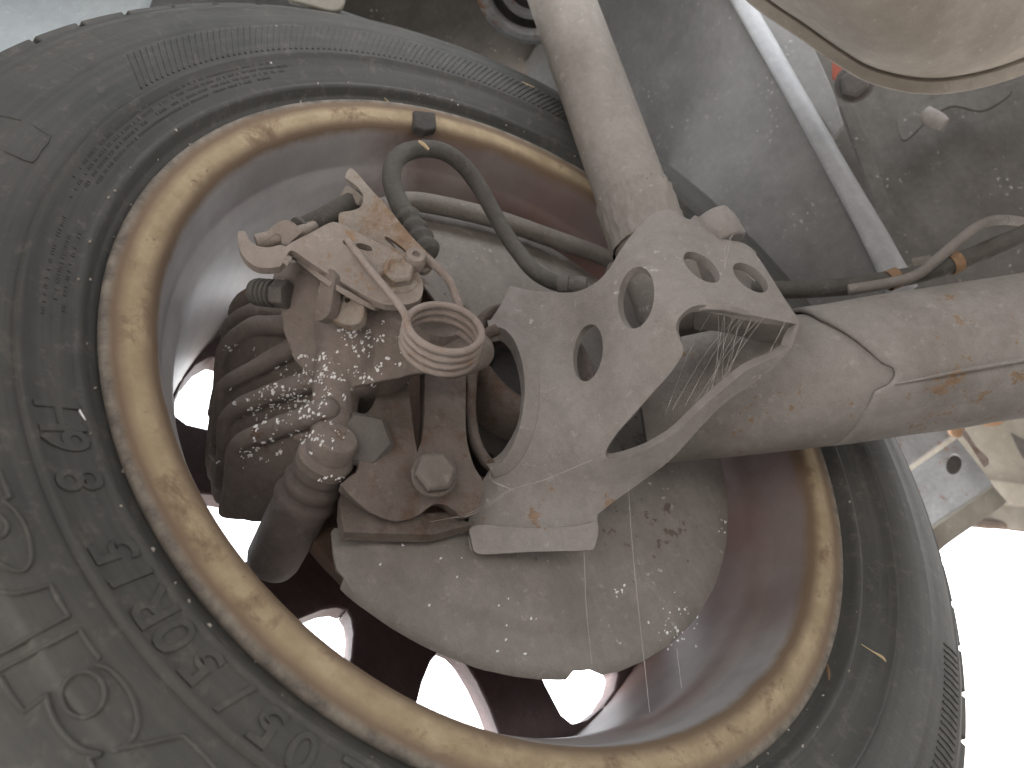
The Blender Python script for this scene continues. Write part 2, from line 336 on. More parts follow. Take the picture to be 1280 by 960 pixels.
def sheet(name, out, holes, dep, thick, mat, parent=None, step=14, bev=0.0006, smooth=42, back=None):
    """sheet metal: outline and holes are directions, dep gives the distance of the front face; real thickness behind it"""
    if not callable(dep): dep = Depth(dep)
    loops = [out] + holes; pts = []; edges = []
    for lp in loops:
        k = len(pts); pts += [Vector((p[0], p[1])) for p in lp]; edges += [(k + i, k + (i + 1) % len(lp)) for i in range(len(lp))]
    nb = len(pts); bpts = np.array([tuple(p) for p in pts])
    xs = [p[0] for p in out]; ys = [p[1] for p in out]
    g = []
    for row, y in enumerate(np.arange(min(ys), max(ys), step * 0.87)):
        for x in np.arange(min(xs) + (row % 2) * step / 2, max(xs), step): g.append((x, y))
    g = np.array(g); ok = inside(out, g)
    for h in holes: ok &= ~inside(h, g)
    for p in g[ok]:
        if np.min(np.hypot(bpts[:, 0] - p[0], bpts[:, 1] - p[1])) > step * 0.55: pts.append(Vector((p[0], p[1])))
    r = delaunay_2d_cdt(pts, edges, [], 0, 1e-4)
    v2, fc = r[0], r[2]; va = np.array([(p.x, p.y) for p in v2]); cen = np.array([va[list(f)].mean(axis=0) for f in fc])
    ok = inside(out, cen)
    for h in holes: ok &= ~inside(h, cen)
    tris = [list(f) for f, k in zip(fc, ok) if k]
    front = [P(v.x, v.y, dep(v.x, v.y)) for v in v2]
    me = bpy.data.meshes.new(name); me.from_pydata(front, [], tris); bm = bmesh.new(); bm.from_mesh(me)
    bmesh.ops.delete(bm, geom=[v for v in bm.verts if not v.link_faces], context='VERTS')
    for f in bm.faces:
        f.normal_update()
        if f.normal.dot(f.calc_center_median() - Vector(CAM)) > 0: f.normal_flip()
    bm.normal_update()
    bd = [e for e in bm.edges if len(e.link_faces) == 1]; fr = list(bm.faces); mp = {}
    for v in list(bm.verts):
        if back is not None: off = back * thick
        else: off = -v.normal * thick
        mp[v] = bm.verts.new(v.co + off)
    for f in fr: bm.faces.new([mp[v] for v in reversed(f.verts)])
    for e in bd:
        f = e.link_faces[0]; vs = list(f.verts); i = vs.index(e.verts[0])
        a, b = (e.verts[0], e.verts[1]) if vs[(i + 1) % len(vs)] == e.verts[1] else (e.verts[1], e.verts[0])
        try: bm.faces.new([b, a, mp[a], mp[b]])
        except ValueError: pass
    bmesh.ops.recalc_face_normals(bm, faces=bm.faces); bm.to_mesh(me); bm.free()
    return link(name, me, mat, parent, smooth=smooth, bev=bev)
def sweep(pts, rad, n=14, sub=8, cap=True, squash=1.0):
    pts = [Vector(p) for p in pts]; N = len(pts)
    rad = [rad] * N if isinstance(rad, (int, float)) else list(rad)
    cr = catmull([(*p, r) for p, r in zip(pts, rad)], sub) if sub > 1 else [np.array((*p, r)) for p, r in zip(pts, rad)]
    q = [Vector(c[:3]) for c in cr]; rr = [c[3] for c in cr]
    t = [(q[min(i + 1, len(q) - 1)] - q[max(i - 1, 0)]).normalized() for i in range(len(q))]
    u = t[0].orthogonal().normalized(); v = []; f = []
    for i in range(len(q)):
        u = (u - t[i] * u.dot(t[i])).normalized(); w = t[i].cross(u)
        v += [q[i] + (u * math.cos(a) + w * math.sin(a) * squash) * rr[i] for a in [2 * math.pi * k / n for k in range(n)]]
    for i in range(len(q) - 1):
        for k in range(n): f.append((i * n + k, i * n + (k + 1) % n, (i + 1) * n + (k + 1) % n, (i + 1) * n + k))
    if cap: f.append(tuple(range(n))[::-1]); f.append(tuple(range((len(q) - 1) * n, len(q) * n)))
    return v, f
def tube(name, pts, rad, mat, parent=None, n=14, sub=8, **kw):
    v, f = sweep(pts, rad, n, sub); return link(name, mesh(name, v, f), mat, parent, **kw)
def lathe(o, ax, prof, seg=32, closed=False, a0=0.0, a1=360.0):
    """prof: (distance along the axis, radius)"""
    o = Vector(o); ax = Vector(ax).normalized()
    u = Vector((0, 1, 0)) if abs(ax.x) > 0.99 else ax.orthogonal().normalized(); w = ax.cross(u) * (1)
    full = abs(a1 - a0) > 359.9; n = seg if full else seg + 1; v = []; f = []
    for t, r in prof:
        for k in range(n):
            a = math.radians(a0 + (a1 - a0) * k / seg); v.append(o + ax * t + (u * math.cos(a) + w * math.sin(a)) * r)
    m = len(prof)
    for i in range(m if closed else m - 1):
        j = (i + 1) % m
        for k in range(seg): f.append((i * n + k, i * n + (k + 1) % n, j * n + (k + 1) % n, j * n + k))
    if not closed and full:
        if prof[0][1] > 1e-5: f.append(tuple(range(n))[::-1])
        if prof[-1][1] > 1e-5: f.append(tuple(range((m - 1) * n, m * n)))
    return v, f
def hexbolt(o, ax, af, h, washer=0.0, wt=0.002, rot=0.0, dish=0.0):
    ax = Vector(ax).normalized(); u = ax.orthogonal().normalized(); w = ax.cross(u); R = af / math.sqrt(3); v = []; f = []
    levels = [(0, 1.0), (h * 0.78, 1.0), (h, 0.84)] + ([(h - dish, 0.55)] if dish else [])
    for t, s in levels:
        for k in range(6):
            a = math.radians(60 * k + rot); v.append(Vector(o) + ax * t + (u * math.cos(a) + w * math.sin(a)) * R * s)
    L = len(levels)
    for i in range(L - 1):
        for k in range(6): f.append((i * 6 + k, i * 6 + (k + 1) % 6, (i + 1) * 6 + (k + 1) % 6, (i + 1) * 6 + k))
    f.append(tuple(range(6))[::-1]); f.append(tuple(range((L - 1) * 6, L * 6)))
    mb = MB().add(v, f)
    if washer: mb.add(*lathe(Vector(o) - ax * 0.0005, ax, [(0, washer), (wt * 0.7, washer), (wt, washer * 0.93), (wt, 0.0005)], 28))
    return mb
def prism(poly, ctrl, thick):
    dep = Depth(ctrl); q = outline(poly, 4); n = len(q); fr = [P(p[0], p[1], dep(p[0], p[1])) for p in q]; v = fr + [p + VIEW * thick for p in fr]
    return v, [tuple(range(n)), tuple(range(2 * n - 1, n - 1, -1))] + [(i, (i + 1) % n, (i + 1) % n + n, i + n) for i in range(n)]
def blob(name, caps, voxel, mat, parent, smooth_it=6, rough=0.0, solids=()):
    """cast part: many tapered capsules fused into one continuous surface"""
    mb = MB()
    for (a, ra, b, rb) in caps:
        a = Vector(a); b = Vector(b); d = (b - a); L = d.length; d.normalize(); prof = []
        for k in range(7):
            t = math.pi / 2 * (1 - k / 6); prof.append((-ra * math.sin(t), max(ra * math.cos(t), 1e-6)))
        for k in range(7):
            t = math.pi / 2 * k / 6; prof.append((L + rb * math.sin(t), max(rb * math.cos(t), 1e-6)))
        mb.add(*lathe(a, d, prof, 20))
    for sv, sf in solids: mb.add(sv, sf)
    sc2 = bpy.data.scenes.new('scratch'); o = bpy.data.objects.new('scratch', mesh(name, mb.v, mb.f)); sc2.collection.objects.link(o)
    md = o.modifiers.new('r', 'REMESH'); md.mode = 'VOXEL'; md.voxel_size = voxel; md.use_smooth_shade = True
    md = o.modifiers.new('s', 'SMOOTH'); md.factor = 0.5; md.iterations = smooth_it
    sc2.view_layers[0].update(); me = bpy.data.meshes.new_from_object(o.evaluated_get(sc2.view_layers[0].depsgraph))
    old = o.data; bpy.data.objects.remove(o); bpy.data.meshes.remove(old); bpy.data.scenes.remove(sc2)
    if rough:
        N = len(me.vertices); co = np.empty(N * 3); nr = np.empty(N * 3); me.vertices.foreach_get('co', co); me.vertex_normals.foreach_get('vector', nr)
        co = co.reshape(-1, 3); k = np.array([noise.noise(Vector(c) * 130) + 0.5 * noise.noise(Vector(c) * 330) + 0.25 * noise.noise(Vector(c) * 900) for c in co])
        me.vertices.foreach_set('co', (co + nr.reshape(-1, 3) * (rough * k)[:, None]).ravel()); me.update()
    me.name = name
    return link(name, me, mat, parent, smooth=70)
def rotx_copy(src, ang, parent):
    o = src.copy(); COL.objects.link(o); o.parent = parent
    o.matrix_parent_inverse = src.matrix_parent_inverse.copy(); o.rotation_euler = (ang, 0, 0); return o

# =================================================================== SETTING
g = 60
gv = [(-g, -g, 0), (g, -g, 0), (g, g, 0), (-g, g, 0)]
o = link('ground', mesh('ground', gv, [(0, 1, 2, 3)]), 'concrete', smooth=0); o['kind'] = 'structure'

# =================================================================== WHEEL
AX = Vector((0, 0, HUB))
wheel = empty('wheel', 'dirty alloy wheel with worn gold lip and black tyre, seen from its inner side', 'wheel', (-0.09, 0, 0.0))
tp = [(-0.012, 0.190), (-0.004, 0.198), (0.0, 0.2035), (0.0010, 0.2062), (0.0025, 0.2072), (0.0058, 0.2088), (0.0072, 0.2100), (0.0074, 0.2112), (0.0068, 0.2124), (0.0078, 0.2145),
      (0.0108, 0.2215), (0.0126, 0.2266), (0.0146, 0.2278), (0.0148, 0.2290), (0.0130, 0.2306), (0.0146, 0.235), (0.0158, 0.242), (0.0162, 0.250), (0.0160, 0.2515), (0.0148, 0.2525), (0.0146, 0.258),
      (0.0130, 0.266), (0.0104, 0.2735), (0.0086, 0.2762), (0.0088, 0.2774), (0.0076, 0.2788), (0.0048, 0.2830), (0.0030, 0.2838), (0.0012, 0.2836), (-0.001, 0.2865), (-0.006, 0.2880), (-0.03, 0.2910)]
mir = [(-0.158 - x, r) for x, r in tp[::-1]]
tyre = link('tyre', mesh('tyre', *lathe(AX, (1, 0, 0), tp + mir + [(-0.146, 0.186), (-0.079, 0.180)], 240, closed=True)), 'tyre', wheel, smooth=50)
# tread blocks: shoulder lugs on both edges and three rows between them
def lug(x0, x1, w0, w1, lo, hi0, hi1, skew):
    v = []; n = 4
    for k in range(n + 1):
        t = k / n
        for (x, r, s) in ((x0, lo, 0), (x0, hi0, 0), (x1, hi1, skew), (x1, lo, skew)):
            a = w0 + (w1 - w0) * t + s; v.append((x, r * math.cos(a), r * math.sin(a)))
    f = []
    for k in range(n):
        for j in range(4): f.append((k * 4 + j, k * 4 + (j + 1) % 4, k * 4 + 4 + (j + 1) % 4, k * 4 + 4 + j))
    f += [(3, 2, 1, 0), (n * 4, n * 4 + 1, n * 4 + 2, n * 4 + 3)]
    return mesh('tread_block', v, f)
NT = 62; st = 2 * math.pi / NT
rows = [(0.0008, -0.036, 0.2840, 0.2908, 0.2985, 0.03), (-0.042, -0.063, 0.290, 0.3000, 0.3008, -0.03), (-0.069, -0.089, 0.290, 0.3010, 0.3010, 0.02),
        (-0.095, -0.116, 0.290, 0.3008, 0.3000, 0.03), (-0.122, -0.1588, 0.2840, 0.2985, 0.2908, -0.03)]
for ri, (x0, x1, lo, h0, h1, sk) in enumerate(rows):
    me = lug(x0, x1, 0, st * 0.88, lo, h0, h1, sk); src = link('tread_block', me, 'tyre', None, smooth=30, bev=0.0008, bseg=1)
    src.location = AX; src.parent = tyre; src.matrix_parent_inverse = Matrix.Translation(-wloc(tyre))
    src.rotation_euler = (ri * 0.031, 0, 0)
    for k in range(1, NT): rotx_copy(src, k * st + ri * 0.031, tyre)

def tyre_surface(a, r):                        # x of the sidewall at radius r
    pr = [p for p in tp if p[1] > 0.2]
    for (x0, r0), (x1, r1) in zip(pr, pr[1:]):
        if r0 <= r <= r1: return x0 + (x1 - x0) * (r - r0) / max(r1 - r0, 1e-9)
    return 0.0
def onwall(a, r, h=0.0):
    return AX + Vector((tyre_surface(a, r) + h, r * math.cos(a), r * math.sin(a)))
def ang_of(x, y, X=0.009):
    p = PX(x, y, X) - AX; return math.atan2(p.z, p.y), math.hypot(p.y, p.z)
# size marking, each character a raised sub-part
def glyph(ch, size):
    cu = bpy.data.curves.new('t', 'FONT'); cu.body = ch; cu.size = size; cu.extrude = 0.0; cu.align_x = 'CENTER'; cu.resolution_u = 3; cu.offset = 0.00035
    ob = bpy.data.objects.new('t', cu); COL.objects.link(ob)
    me = bpy.data.meshes.new_from_object(ob.evaluated_get(bpy.context.evaluated_depsgraph_get()))
    bpy.data.objects.remove(ob); bpy.data.curves.remove(cu); return me
def emboss(ch, x, y, size, r_mid, name='raised_character', a=None, rise=0.0009):
    if a is None: a = ang_of(x, y)[0]
    me = glyph(ch, size)
    bm = bmesh.new(); bm.from_mesh(me)
    bmesh.ops.remove_doubles(bm, verts=bm.verts, dist=1e-6); bmesh.ops.triangulate(bm, faces=bm.faces)
    cap = size * 0.70
    ex = bmesh.ops.extrude_face_region(bm, geom=list(bm.faces)); top = {e for e in ex['geom'] if isinstance(e, bmesh.types.BMVert)}
    for v in bm.verts:
        r = r_mid + v.co.y - cap / 2; aa = a - v.co.x / r_mid
        p = onwall(aa, r, rise if v in top else -0.0012); v.co = p
    bmesh.ops.recalc_face_normals(bm, faces=bm.faces); bm.to_mesh(me); bm.free()
    me.name = name
    return link(name, me, 'tyre', tyre, smooth=35, bev=0.0003, bseg=1)
for ch, x, y in (('2', 432, 985), ('0', 377, 940), ('5', 333, 908), ('/', 294, 874), ('5', 252, 832), ('0', 219, 795), ('R', 190, 762),
                 ('1', 160, 725), ('5', 142, 690), ('8', 104, 600), ('6', 88, 552), ('H', 80, 522)):
    emboss(ch, x, y, 0.0200, 0.2194, rise=0.0007)
# rows of small moulded text too fine to read: short raised dashes in rings
mb = MB()
for r0, a0_, a1_ in ((0.2250, 118, 158), (0.2225, 116, 160), (0.2200, 117, 158), (0.2175, 120, 156), (0.2215, 163, 176), (0.2180, 165, 174), (0.2150, 164, 175)):
    a = a0_
    while a < a1_:
        wd = random.uniform(0.15, 0.34)
        if random.random() > 0.2:
            q = [onwall(math.radians(t), rr, hh) for hh in (-0.0006, 0.00035) for rr in (r0 - 0.0006, r0 + 0.0006) for t in (a, a + wd)]
            mb.add(q, [(0, 1, 3, 2), (4, 5, 7, 6), (0, 1, 5, 4), (2, 3, 7, 6), (0, 2, 6, 4), (1, 3, 7, 5)])
        a += wd + random.uniform(0.08, 0.2) + (0.5 if random.random() < 0.12 else 0)
o = mb.link('moulded_small_print', 'tyre', tyre, smooth=0); o['kind'] = 'stuff'
# outlined brand letters: raised ridge lines that follow the sidewall
bmt = bmesh.new(); bmt.from_mesh(tyre.data); tb = BVHTree.FromBMesh(bmt); bmt.free()
def hit(bv, x, y):
    r = ray(x, y).normalized(); h = bv.ray_cast(Vector(CAM), r); return h
def ridge(pts, name, rad=0.00085, closed=False, n=5, sub=6, parent=None):
    q = catmull(pts, sub, closed) if sub > 1 else [np.array(p, float) for p in pts]
    if closed: q.append(q[0])
    out = []
    for p in q:
        h = hit(tb, p[0], p[1])
        if h[0]: out.append(h[0])
    v, f = sweep(out, rad, 8, 1); return link(name, mesh(name, v, f), 'tyre', parent or tyre, smooth=60)
ridge([(117, 830), (138, 838), (160, 862), (172, 893), (170, 915), (158, 931), (143, 939), (160, 934), (190, 928), (224, 920), (236, 926), (262, 952), (280, 975)], 'letter_outline')
ridge([(58, 868), (62, 886), (72, 907), (88, 926), (104, 937), (126, 943), (112, 948), (118, 962)], 'letter_outline')
ridge(ell(104, 868, 27, 29, 30, 12), 'letter_outline', closed=True)
ridge([(99, 786), (106, 798), (125, 824)], 'letter_outline', sub=2)
ridge([(99, 786), (60, 806), (0, 838), (-40, 860)], 'letter_outline', sub=2)
ridge([(58, 868), (30, 890), (12, 866), (0, 846)], 'letter_outline', sub=1)
ridge([(63, 731), (72, 748), (86, 770)], 'letter_outline', sub=2)
ridge([(86, 770), (60, 783), (10, 812), (-20, 828)], 'letter_outline', sub=2)
ridge([(63, 731), (40, 738), (15, 742), (-10, 735)], 'letter_outline', sub=4)
ridge([(12, 622), (5, 626), (20, 640), (33, 662), (39, 688), (37, 705), (28, 714), (14, 712), (0, 704), (-20, 690)], 'letter_outline')
ridge([(-2, 586), (6, 606), (13, 623)], 'letter_outline', sub=2)
ridge([(-8, 640), (6, 650), (10, 660), (4, 670), (-8, 672)], 'letter_outline')
ridge([(0, 145), (25, 150), (62, 170), (50, 188), (40, 203), (18, 194), (-10, 183)], 'moulded_box', rad=0.0006, sub=2)
# serrated bands of fine ribs on the sidewall
mb = MB()
for (a0_, a1_, r0, r1, stp, slant) in ((56, 140, 0.2325, 0.2490, 0.95, -0.05), (-75, -45, 0.2605, 0.2740, 0.9, 0.01)):
    a = a0_
    while a < a1_:
        aa = math.radians(a); pts = [onwall(aa + slant * t, r0 + (r1 - r0) * t, 0.0002) for t in (0, .25, .5, .75, 1)]
        mb.add(*sweep(pts, 0.0006, 6, 1)); a += stp
o = mb.link('sidewall_serration', 'tyre', tyre, smooth=60); o['kind'] = 'stuff'

# rim
rp = [(-0.014, 0.199), (-0.004, 0.2028), (0.0016, 0.2034), (0.0030, 0.2022), (0.0032, 0.1995), (0.0024, 0.1978), (0.0024, 0.1962), (0.0030, 0.1930), (0.0026, 0.1890), (0.0012, 0.1852),
      (-0.0012, 0.1826), (-0.0060, 0.1806), (-0.0150, 0.1790), (-0.0240, 0.1775), (-0.0262, 0.1762), (-0.030, 0.1725), (-0.042, 0.1695), (-0.075, 0.1680), (-0.110, 0.1665), (-0.135, 0.1655), (-0.149, 0.168), (-0.155, 0.180), (-0.158, 0.202),
      (-0.153, 0.204), (-0.146, 0.190), (-0.12, 0.176), (-0.06, 0.176), (-0.02, 0.190)]
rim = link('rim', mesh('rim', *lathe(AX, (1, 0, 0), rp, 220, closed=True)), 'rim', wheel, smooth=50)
# ten spokes; the windows between them open to the daylight
def spoke_mesh():
    n2 = 10; h = math.radians(18); out = []
    def pol(r, a): return (r * math.cos(a), r * math.sin(a))
    prof = [(0.168, 18.0), (0.1648, 18.0), (0.1640, 13.0), (0.1605, 9.2), (0.153, 8.0), (0.135, 8.6), (0.120, 10.0), (0.108, 12.4), (0.1015, 15.2), (0.0995, 18.0), (0.06, 18.0)]
    right = [pol(r, -math.radians(a)) for r, a in prof]; left = [pol(r, math.radians(a)) for r, a in prof[::-1]]
    inner = [pol(0.06, math.radians(18 - 36 * k / 6)) for k in range(1, 6)]
    outer = [pol(0.168, math.radians(18 - 36 * k / 6)) for k in range(1, 6)]
    ring = [Vector(p) for p in right] + [Vector(p) for p in inner[::-1]] + [Vector(p) for p in left] + [Vector(p) for p in outer]
    r = delaunay_2d_cdt(ring, [(i, (i + 1) % len(ring)) for i in range(len(ring))], [], 1, 1e-6)
    v2, fc = r[0], r[2]; N = len(v2); v = []
    for xx in (0.0, -0.016):
        for p in v2:
            rr = p.length; v.append((-0.130 + xx - 0.008 * (1 - (rr - 0.06) / 0.108), p.x, p.y))
    f = [tuple(t) for t in fc] + [tuple(i + N for i in t)[::-1] for t in fc]
    cnt = {}
    for t in fc:
        for a, b in zip(t, list(t[1:]) + [t[0]]): cnt.setdefault(tuple(sorted((a, b))), []).append((a, b))
    for e, l in cnt.items():
        if len(l) == 1: a, b = l[0]; f.append((b, a, a + N, b + N))
    return mesh('spoke', v, f)
src = link('spoke', spoke_mesh(), 'spoke', None, smooth=35, bev=0.0025)
src.location = AX; src.parent = rim; src.matrix_parent_inverse = Matrix.Translation(-wloc(rim)); A0 = math.radians(-66.5 + 18)
src.rotation_euler = (A0, 0, 0)
for k in range(1, 10): rotx_copy(src, A0 + k * math.radians(36), rim)
link('wheel_hub_centre', mesh('h', *lathe(AX + Vector((-0.160, 0, 0)), (1, 0, 0), [(0, 0.062), (0.030, 0.062), (0.034, 0.058), (0.034, 0.03), (0.03, 0.0)], 48)), 'spoke', rim, bev=0.001)
# balance weight clipped over the lip
q = [PX(x, y, 0.0052) for x, y in ((517, 137), (545, 140), (546, 160), (533, 163), (519, 158))]; q2 = [p + Vector((-0.006, 0, 0)) for p in q]
link('balance_weight', mesh('balance_weight', q + q2, [(0, 1, 2, 3, 4), (9, 8, 7, 6, 5)] + [(i, (i + 1) % 5, (i + 1) % 5 + 5, i + 5) for i in range(5)]), 'dark', wheel, bev=0.0012)

# =================================================================== BRAKE DISC, SHIELD, KNUCKLE
disc = link('brake_disc', mesh('brake_disc', *lathe(AX + Vector((-0.066, 0, 0)), (1, 0, 0), [(-0.012, 0.03), (-0.012, 0.066), (0, 0.07), (0, 0.128), (0.010, 0.128), (0.010, 0.072), (0.012, 0.03)], 120, closed=True)), 'disc', None, bev=0.0006)
tag(disc, 'rusty brake disc behind the dust shield, its edge just showing', 'brake disc')
hubb = link('wheel_hub', mesh('wheel_hub', *lathe(AX + Vector((-0.134, 0, 0)), (1, 0, 0), [(0, 0.05), (0.055, 0.05), (0.056, 0.036), (0.10, 0.036), (0.10, 0.028), (0.095, 0.0)], 48)), 'dark', None, bev=0.001)
tag(hubb, 'dark wheel hub at the centre of the rusty brake disc', 'hub')
shield = empty('dust_shield', 'grey sheet metal brake dust shield with chalky specks behind the drilled bracket', 'dust shield', AX + Vector((-0.03, 0, -0.15)))
def dX(x, y, X): return (PX(x, y, X) - Vector(CAM)).dot(VIEW)
def w2p(p):
    q = MW.T @ (np.array(p) - CAM); return np.array((640 + FPX * q[0] / q[2], 480 + FPX * q[1] / q[2]))
def shield_depth(x, y):
    p = PX(x, y, -0.030) - AX; r = math.hypot(p.y, p.z); a = math.atan2(p.z, p.y)
    lip = 0.0028 * max(0.0, min(1.0, (r - 0.1235) / 0.004)) + 0.0040 * max(0.0, (r - 0.1430) / 0.006) ** 2
    return dX(x, y, -0.030 - lip + 0.0008 * noise.noise(Vector((a * 3, r * 30, 0))))
def pol(r, a): return w2p(AX + Vector((-0.030, r * math.cos(math.radians(a)), r * math.sin(math.radians(a)))))
so_ = [np.array(p, float) for p in ((600, 654), (560, 654), (510, 656), (460, 658), (418, 660), (415, 664), (417, 690), (421, 712), (430, 722))]
for k in range(0, 131):
    a = -143 + 253 * k / 130
    so_.append(pol(0.1485 + 0.0004 * noise.noise(Vector((a * 0.21, 0, 0))) + 0.0002 * noise.noise(Vector((a * 0.9, 5, 0))) - (0.0035 if -99 < a < -93 else 0.0), a))
for k in range(0, 41): so_.append(pol(0.05, 110 - 225 * k / 40))
sheet('shield_plate', so_, [], shield_depth, 0.0016, 'shield', shield, step=11, bev=0.0004)
# rolled upper rim of the shield
tube('rolled_rim', [P(x, y, dX(x, y, -.022)) for x, y in ((470, 262), (510, 252), (560, 259), (620, 274), (690, 298), (770, 328), (840, 372))], [.0055, .006, .0062, .0062, .0062, .006, .006], 'shield', shield, n=16)

def flake(mb, p, n, s):
    u = n.orthogonal().normalized(); w = n.cross(u); k = random.randint(5, 7); ph = random.random() * 6; el = random.uniform(0.5, 1.0)
    ring = []
    for i in range(k):
        a = ph + 2 * math.pi * i / k; r = s * random.uniform(0.45, 1.15)
        ring.append(p + u * math.cos(a) * r + w * math.sin(a) * r * el)
    lift = [n * random.uniform(0.0001, 0.0006) for _ in ring]
    v = [q - n * 0.0003 for q in ring] + [q + l for q, l in zip(ring, lift)]
    f = [tuple(range(k, 2 * k))] + [(i, (i + 1) % k, (i + 1) % k + k, i + k) for i in range(k)]
    mb.add(v, f)
mb = MB()
for cx, cy, sx_, sy_, cnt in ((850, 775, 12, 16, 22), (835, 790, 18, 8, 10), (902, 655, 4, 10, 8), (773, 742, 4, 5, 9), (660, 770, 50, 30, 10), (505, 688, 60, 20, 8)):
    for _ in range(cnt):
        x_, y_ = random.gauss(cx, sx_), random.gauss(cy, sy_); flake(mb, P(x_, y_, shield_depth(x_, y_)), Vector((1, 0, 0)), random.uniform(0.0003, 0.0010))
o = mb.link('chalky_specks', 'flake', shield, smooth=0); o['kind'] = 'stuff'
knuckle = empty('hub_carrier', 'rusty brown hub carrier plate bolted beside the caliper', 'hub carrier', AX + Vector((-0.015, -0.05, -0.06)))
kd = [(450, 500, dX(450, 500, -.012)), (600, 500, dX(600, 500, -.004)), (500, 660, dX(500, 660, -.018)), (600, 640, dX(600, 640, -.008)), (540, 480, dX(540, 480, -.010)), (560, 560, dX(560, 560, -.004)), (470, 610, dX(470, 610, -.010))]
sheet('carrier_plate', outline([(437, 520, 1), (462, 512), (480, 470, 1), (508, 460, 1), (513, 500), (518, 540), (522, 563, 1), (528, 545), (531, 500), (530, 440, 1), (555, 425), (584, 425, 1), (583, 470), (583, 540), (592, 580), (605, 606), (596, 640), (578, 648, 1), (560, 633), (545, 630), (534, 636), (520, 646), (495, 652), (465, 642), (440, 622), (425, 605, 1), (436, 596), (448, 580)]),
      [], kd, 0.010, 'knuckle', knuckle, step=10, bev=0.0015)
sheet('carrier_web', outline([(425, 640, 1), (432, 610), (480, 640), (560, 640, 1), (590, 655, 1), (540, 668, 1), (430, 665, 1)]), [], [(430, 650, dX(430, 650, -.022)), (560, 650, dX(560, 650, -.020)), (500, 615, dX(500, 615, -.024))], 0.006, 'knuckle', knuckle, step=12)
bax = Vector((0.93, -0.30, -0.2)).normalized()
hexbolt(P(543, 593, dX(543, 593, .000)) - bax * .001, bax, 0.0155, 0.0070, 0.0100, 0.0016, rot=12).link('hex_bolt', 'flange_bolt', knuckle, smooth=25, bev=0.0007)
hexbolt(P(454, 553, dX(454, 553, -.012)) - bax * .004, bax, 0.0235, 0.010, 0.0, rot=-6).link('hex_bolt', 'bolt', knuckle, smooth=25, bev=0.0008)
# bearing housing seen through the large bracket opening
lv, lf = lathe(PX(626, 496, -0.046), (1, 0.02, 0.0), [(0.0, 0.0), (0.0, 0.030), (0.030, 0.031), (0.038, 0.032), (0.041, 0.0335), (0.042, 0.0355), (0.040, 0.0375), (0.034, 0.0385), (0.0, 0.0385)], 64)
link('bearing_housing', mesh('bearing_housing', lv, lf), 'knuckle', knuckle, smooth=45)
lv, lf = lathe(PX(626, 496, -0.046), (1, 0.02, 0.0), [(0.001, 0.029), (0.012, 0.026), (0.014, 0.018), (0.020, 0.016), (0.020, 0.0)], 48)
tube('bearing_ring', [P(x, y, d) for x, y, d in ((622, 411, .398), (606, 420, .397), (595, 445, .393), (589, 480, .389), (588, 515, .385), (593, 548, .381), (604, 572, .376), (618, 586, .372))], .0030, 'knuckle', knuckle, n=12)
link('bearing_cap', mesh('bearing_cap', lv, lf), 'dark', knuckle, smooth=35)

# =================================================================== TRAILING ARM AND ITS DRILLED BRACKET
arm = empty('trailing_arm', 'dust covered tubular trailing arm with drilled damper bracket', 'suspension arm', P(760, 690, .40))
a0 = P(800, 507, .445); a1 = P(1330, 428, .415); ad = (a1 - a0); aL = ad.length; ad.normalize()
tube('arm_tube', [a0, a0.lerp(a1, .25), a0.lerp(a1, .5), a0.lerp(a1, .75), a1], [.034, .0365, .0375, .0365, .036], 'arm', arm, n=56, sub=6)
# outer sleeve with a slanted, notched end
def sleeve():
    u = (-VIEW - ad * (-VIEW).dot(ad)).normalized(); w = ad.cross(u)   # u faces the camera side, w across
    if w.z < 0: w = -w
    n = 200; mrow = 22; v = []; f = []
    for k in range(n):
        th = 2 * math.pi * k / n - math.pi; dg = math.degrees(th)      # 0 = towards u, +90 = up
        xe = np.interp(dg, [-180, -120, -60, -14, -10, 7, 56, 90, 130, 180], [1000, 1015, 1040, 1070, 1074, 1084, 1031, 1016, 1005, 1000])
        if -11 < dg < 6: xe += 16 * math.sqrt(max(0, 1 - ((dg + 2.5) / 8.5) ** 2))
        s0 = (xe - 800) / 530 * aL
        for j in range(mrow):
            t = j / (mrow - 1); s = s0 + (aL - s0) * t
            base = .0365 + 0.0010 * math.sin(s / aL * 3.1)
            r = base + 0.0034 * (1 if dg > -12 else max(0.06, 1 - (-12 - dg) / 25) if dg > -90 else 0.06) + 0.0006 * noise.noise(Vector((s * 40, th * 2, 1)))
            v.append(a0 + ad * s + (u * math.cos(th) + w * math.sin(th)) * r)
    for k in range(n):
        k2 = (k + 1) % n
        for j in range(mrow - 1): f.append((k * mrow + j, k2 * mrow + j, k2 * mrow + j + 1, k * mrow + j + 1))
    return v, f
v, f = sleeve()
o = link('arm_sleeve', mesh('arm_sleeve', v, f), 'arm', arm, smooth=45)
md = o.modifiers.new('s', 'SOLIDIFY'); md.thickness = 0.0026; md.offset = -1

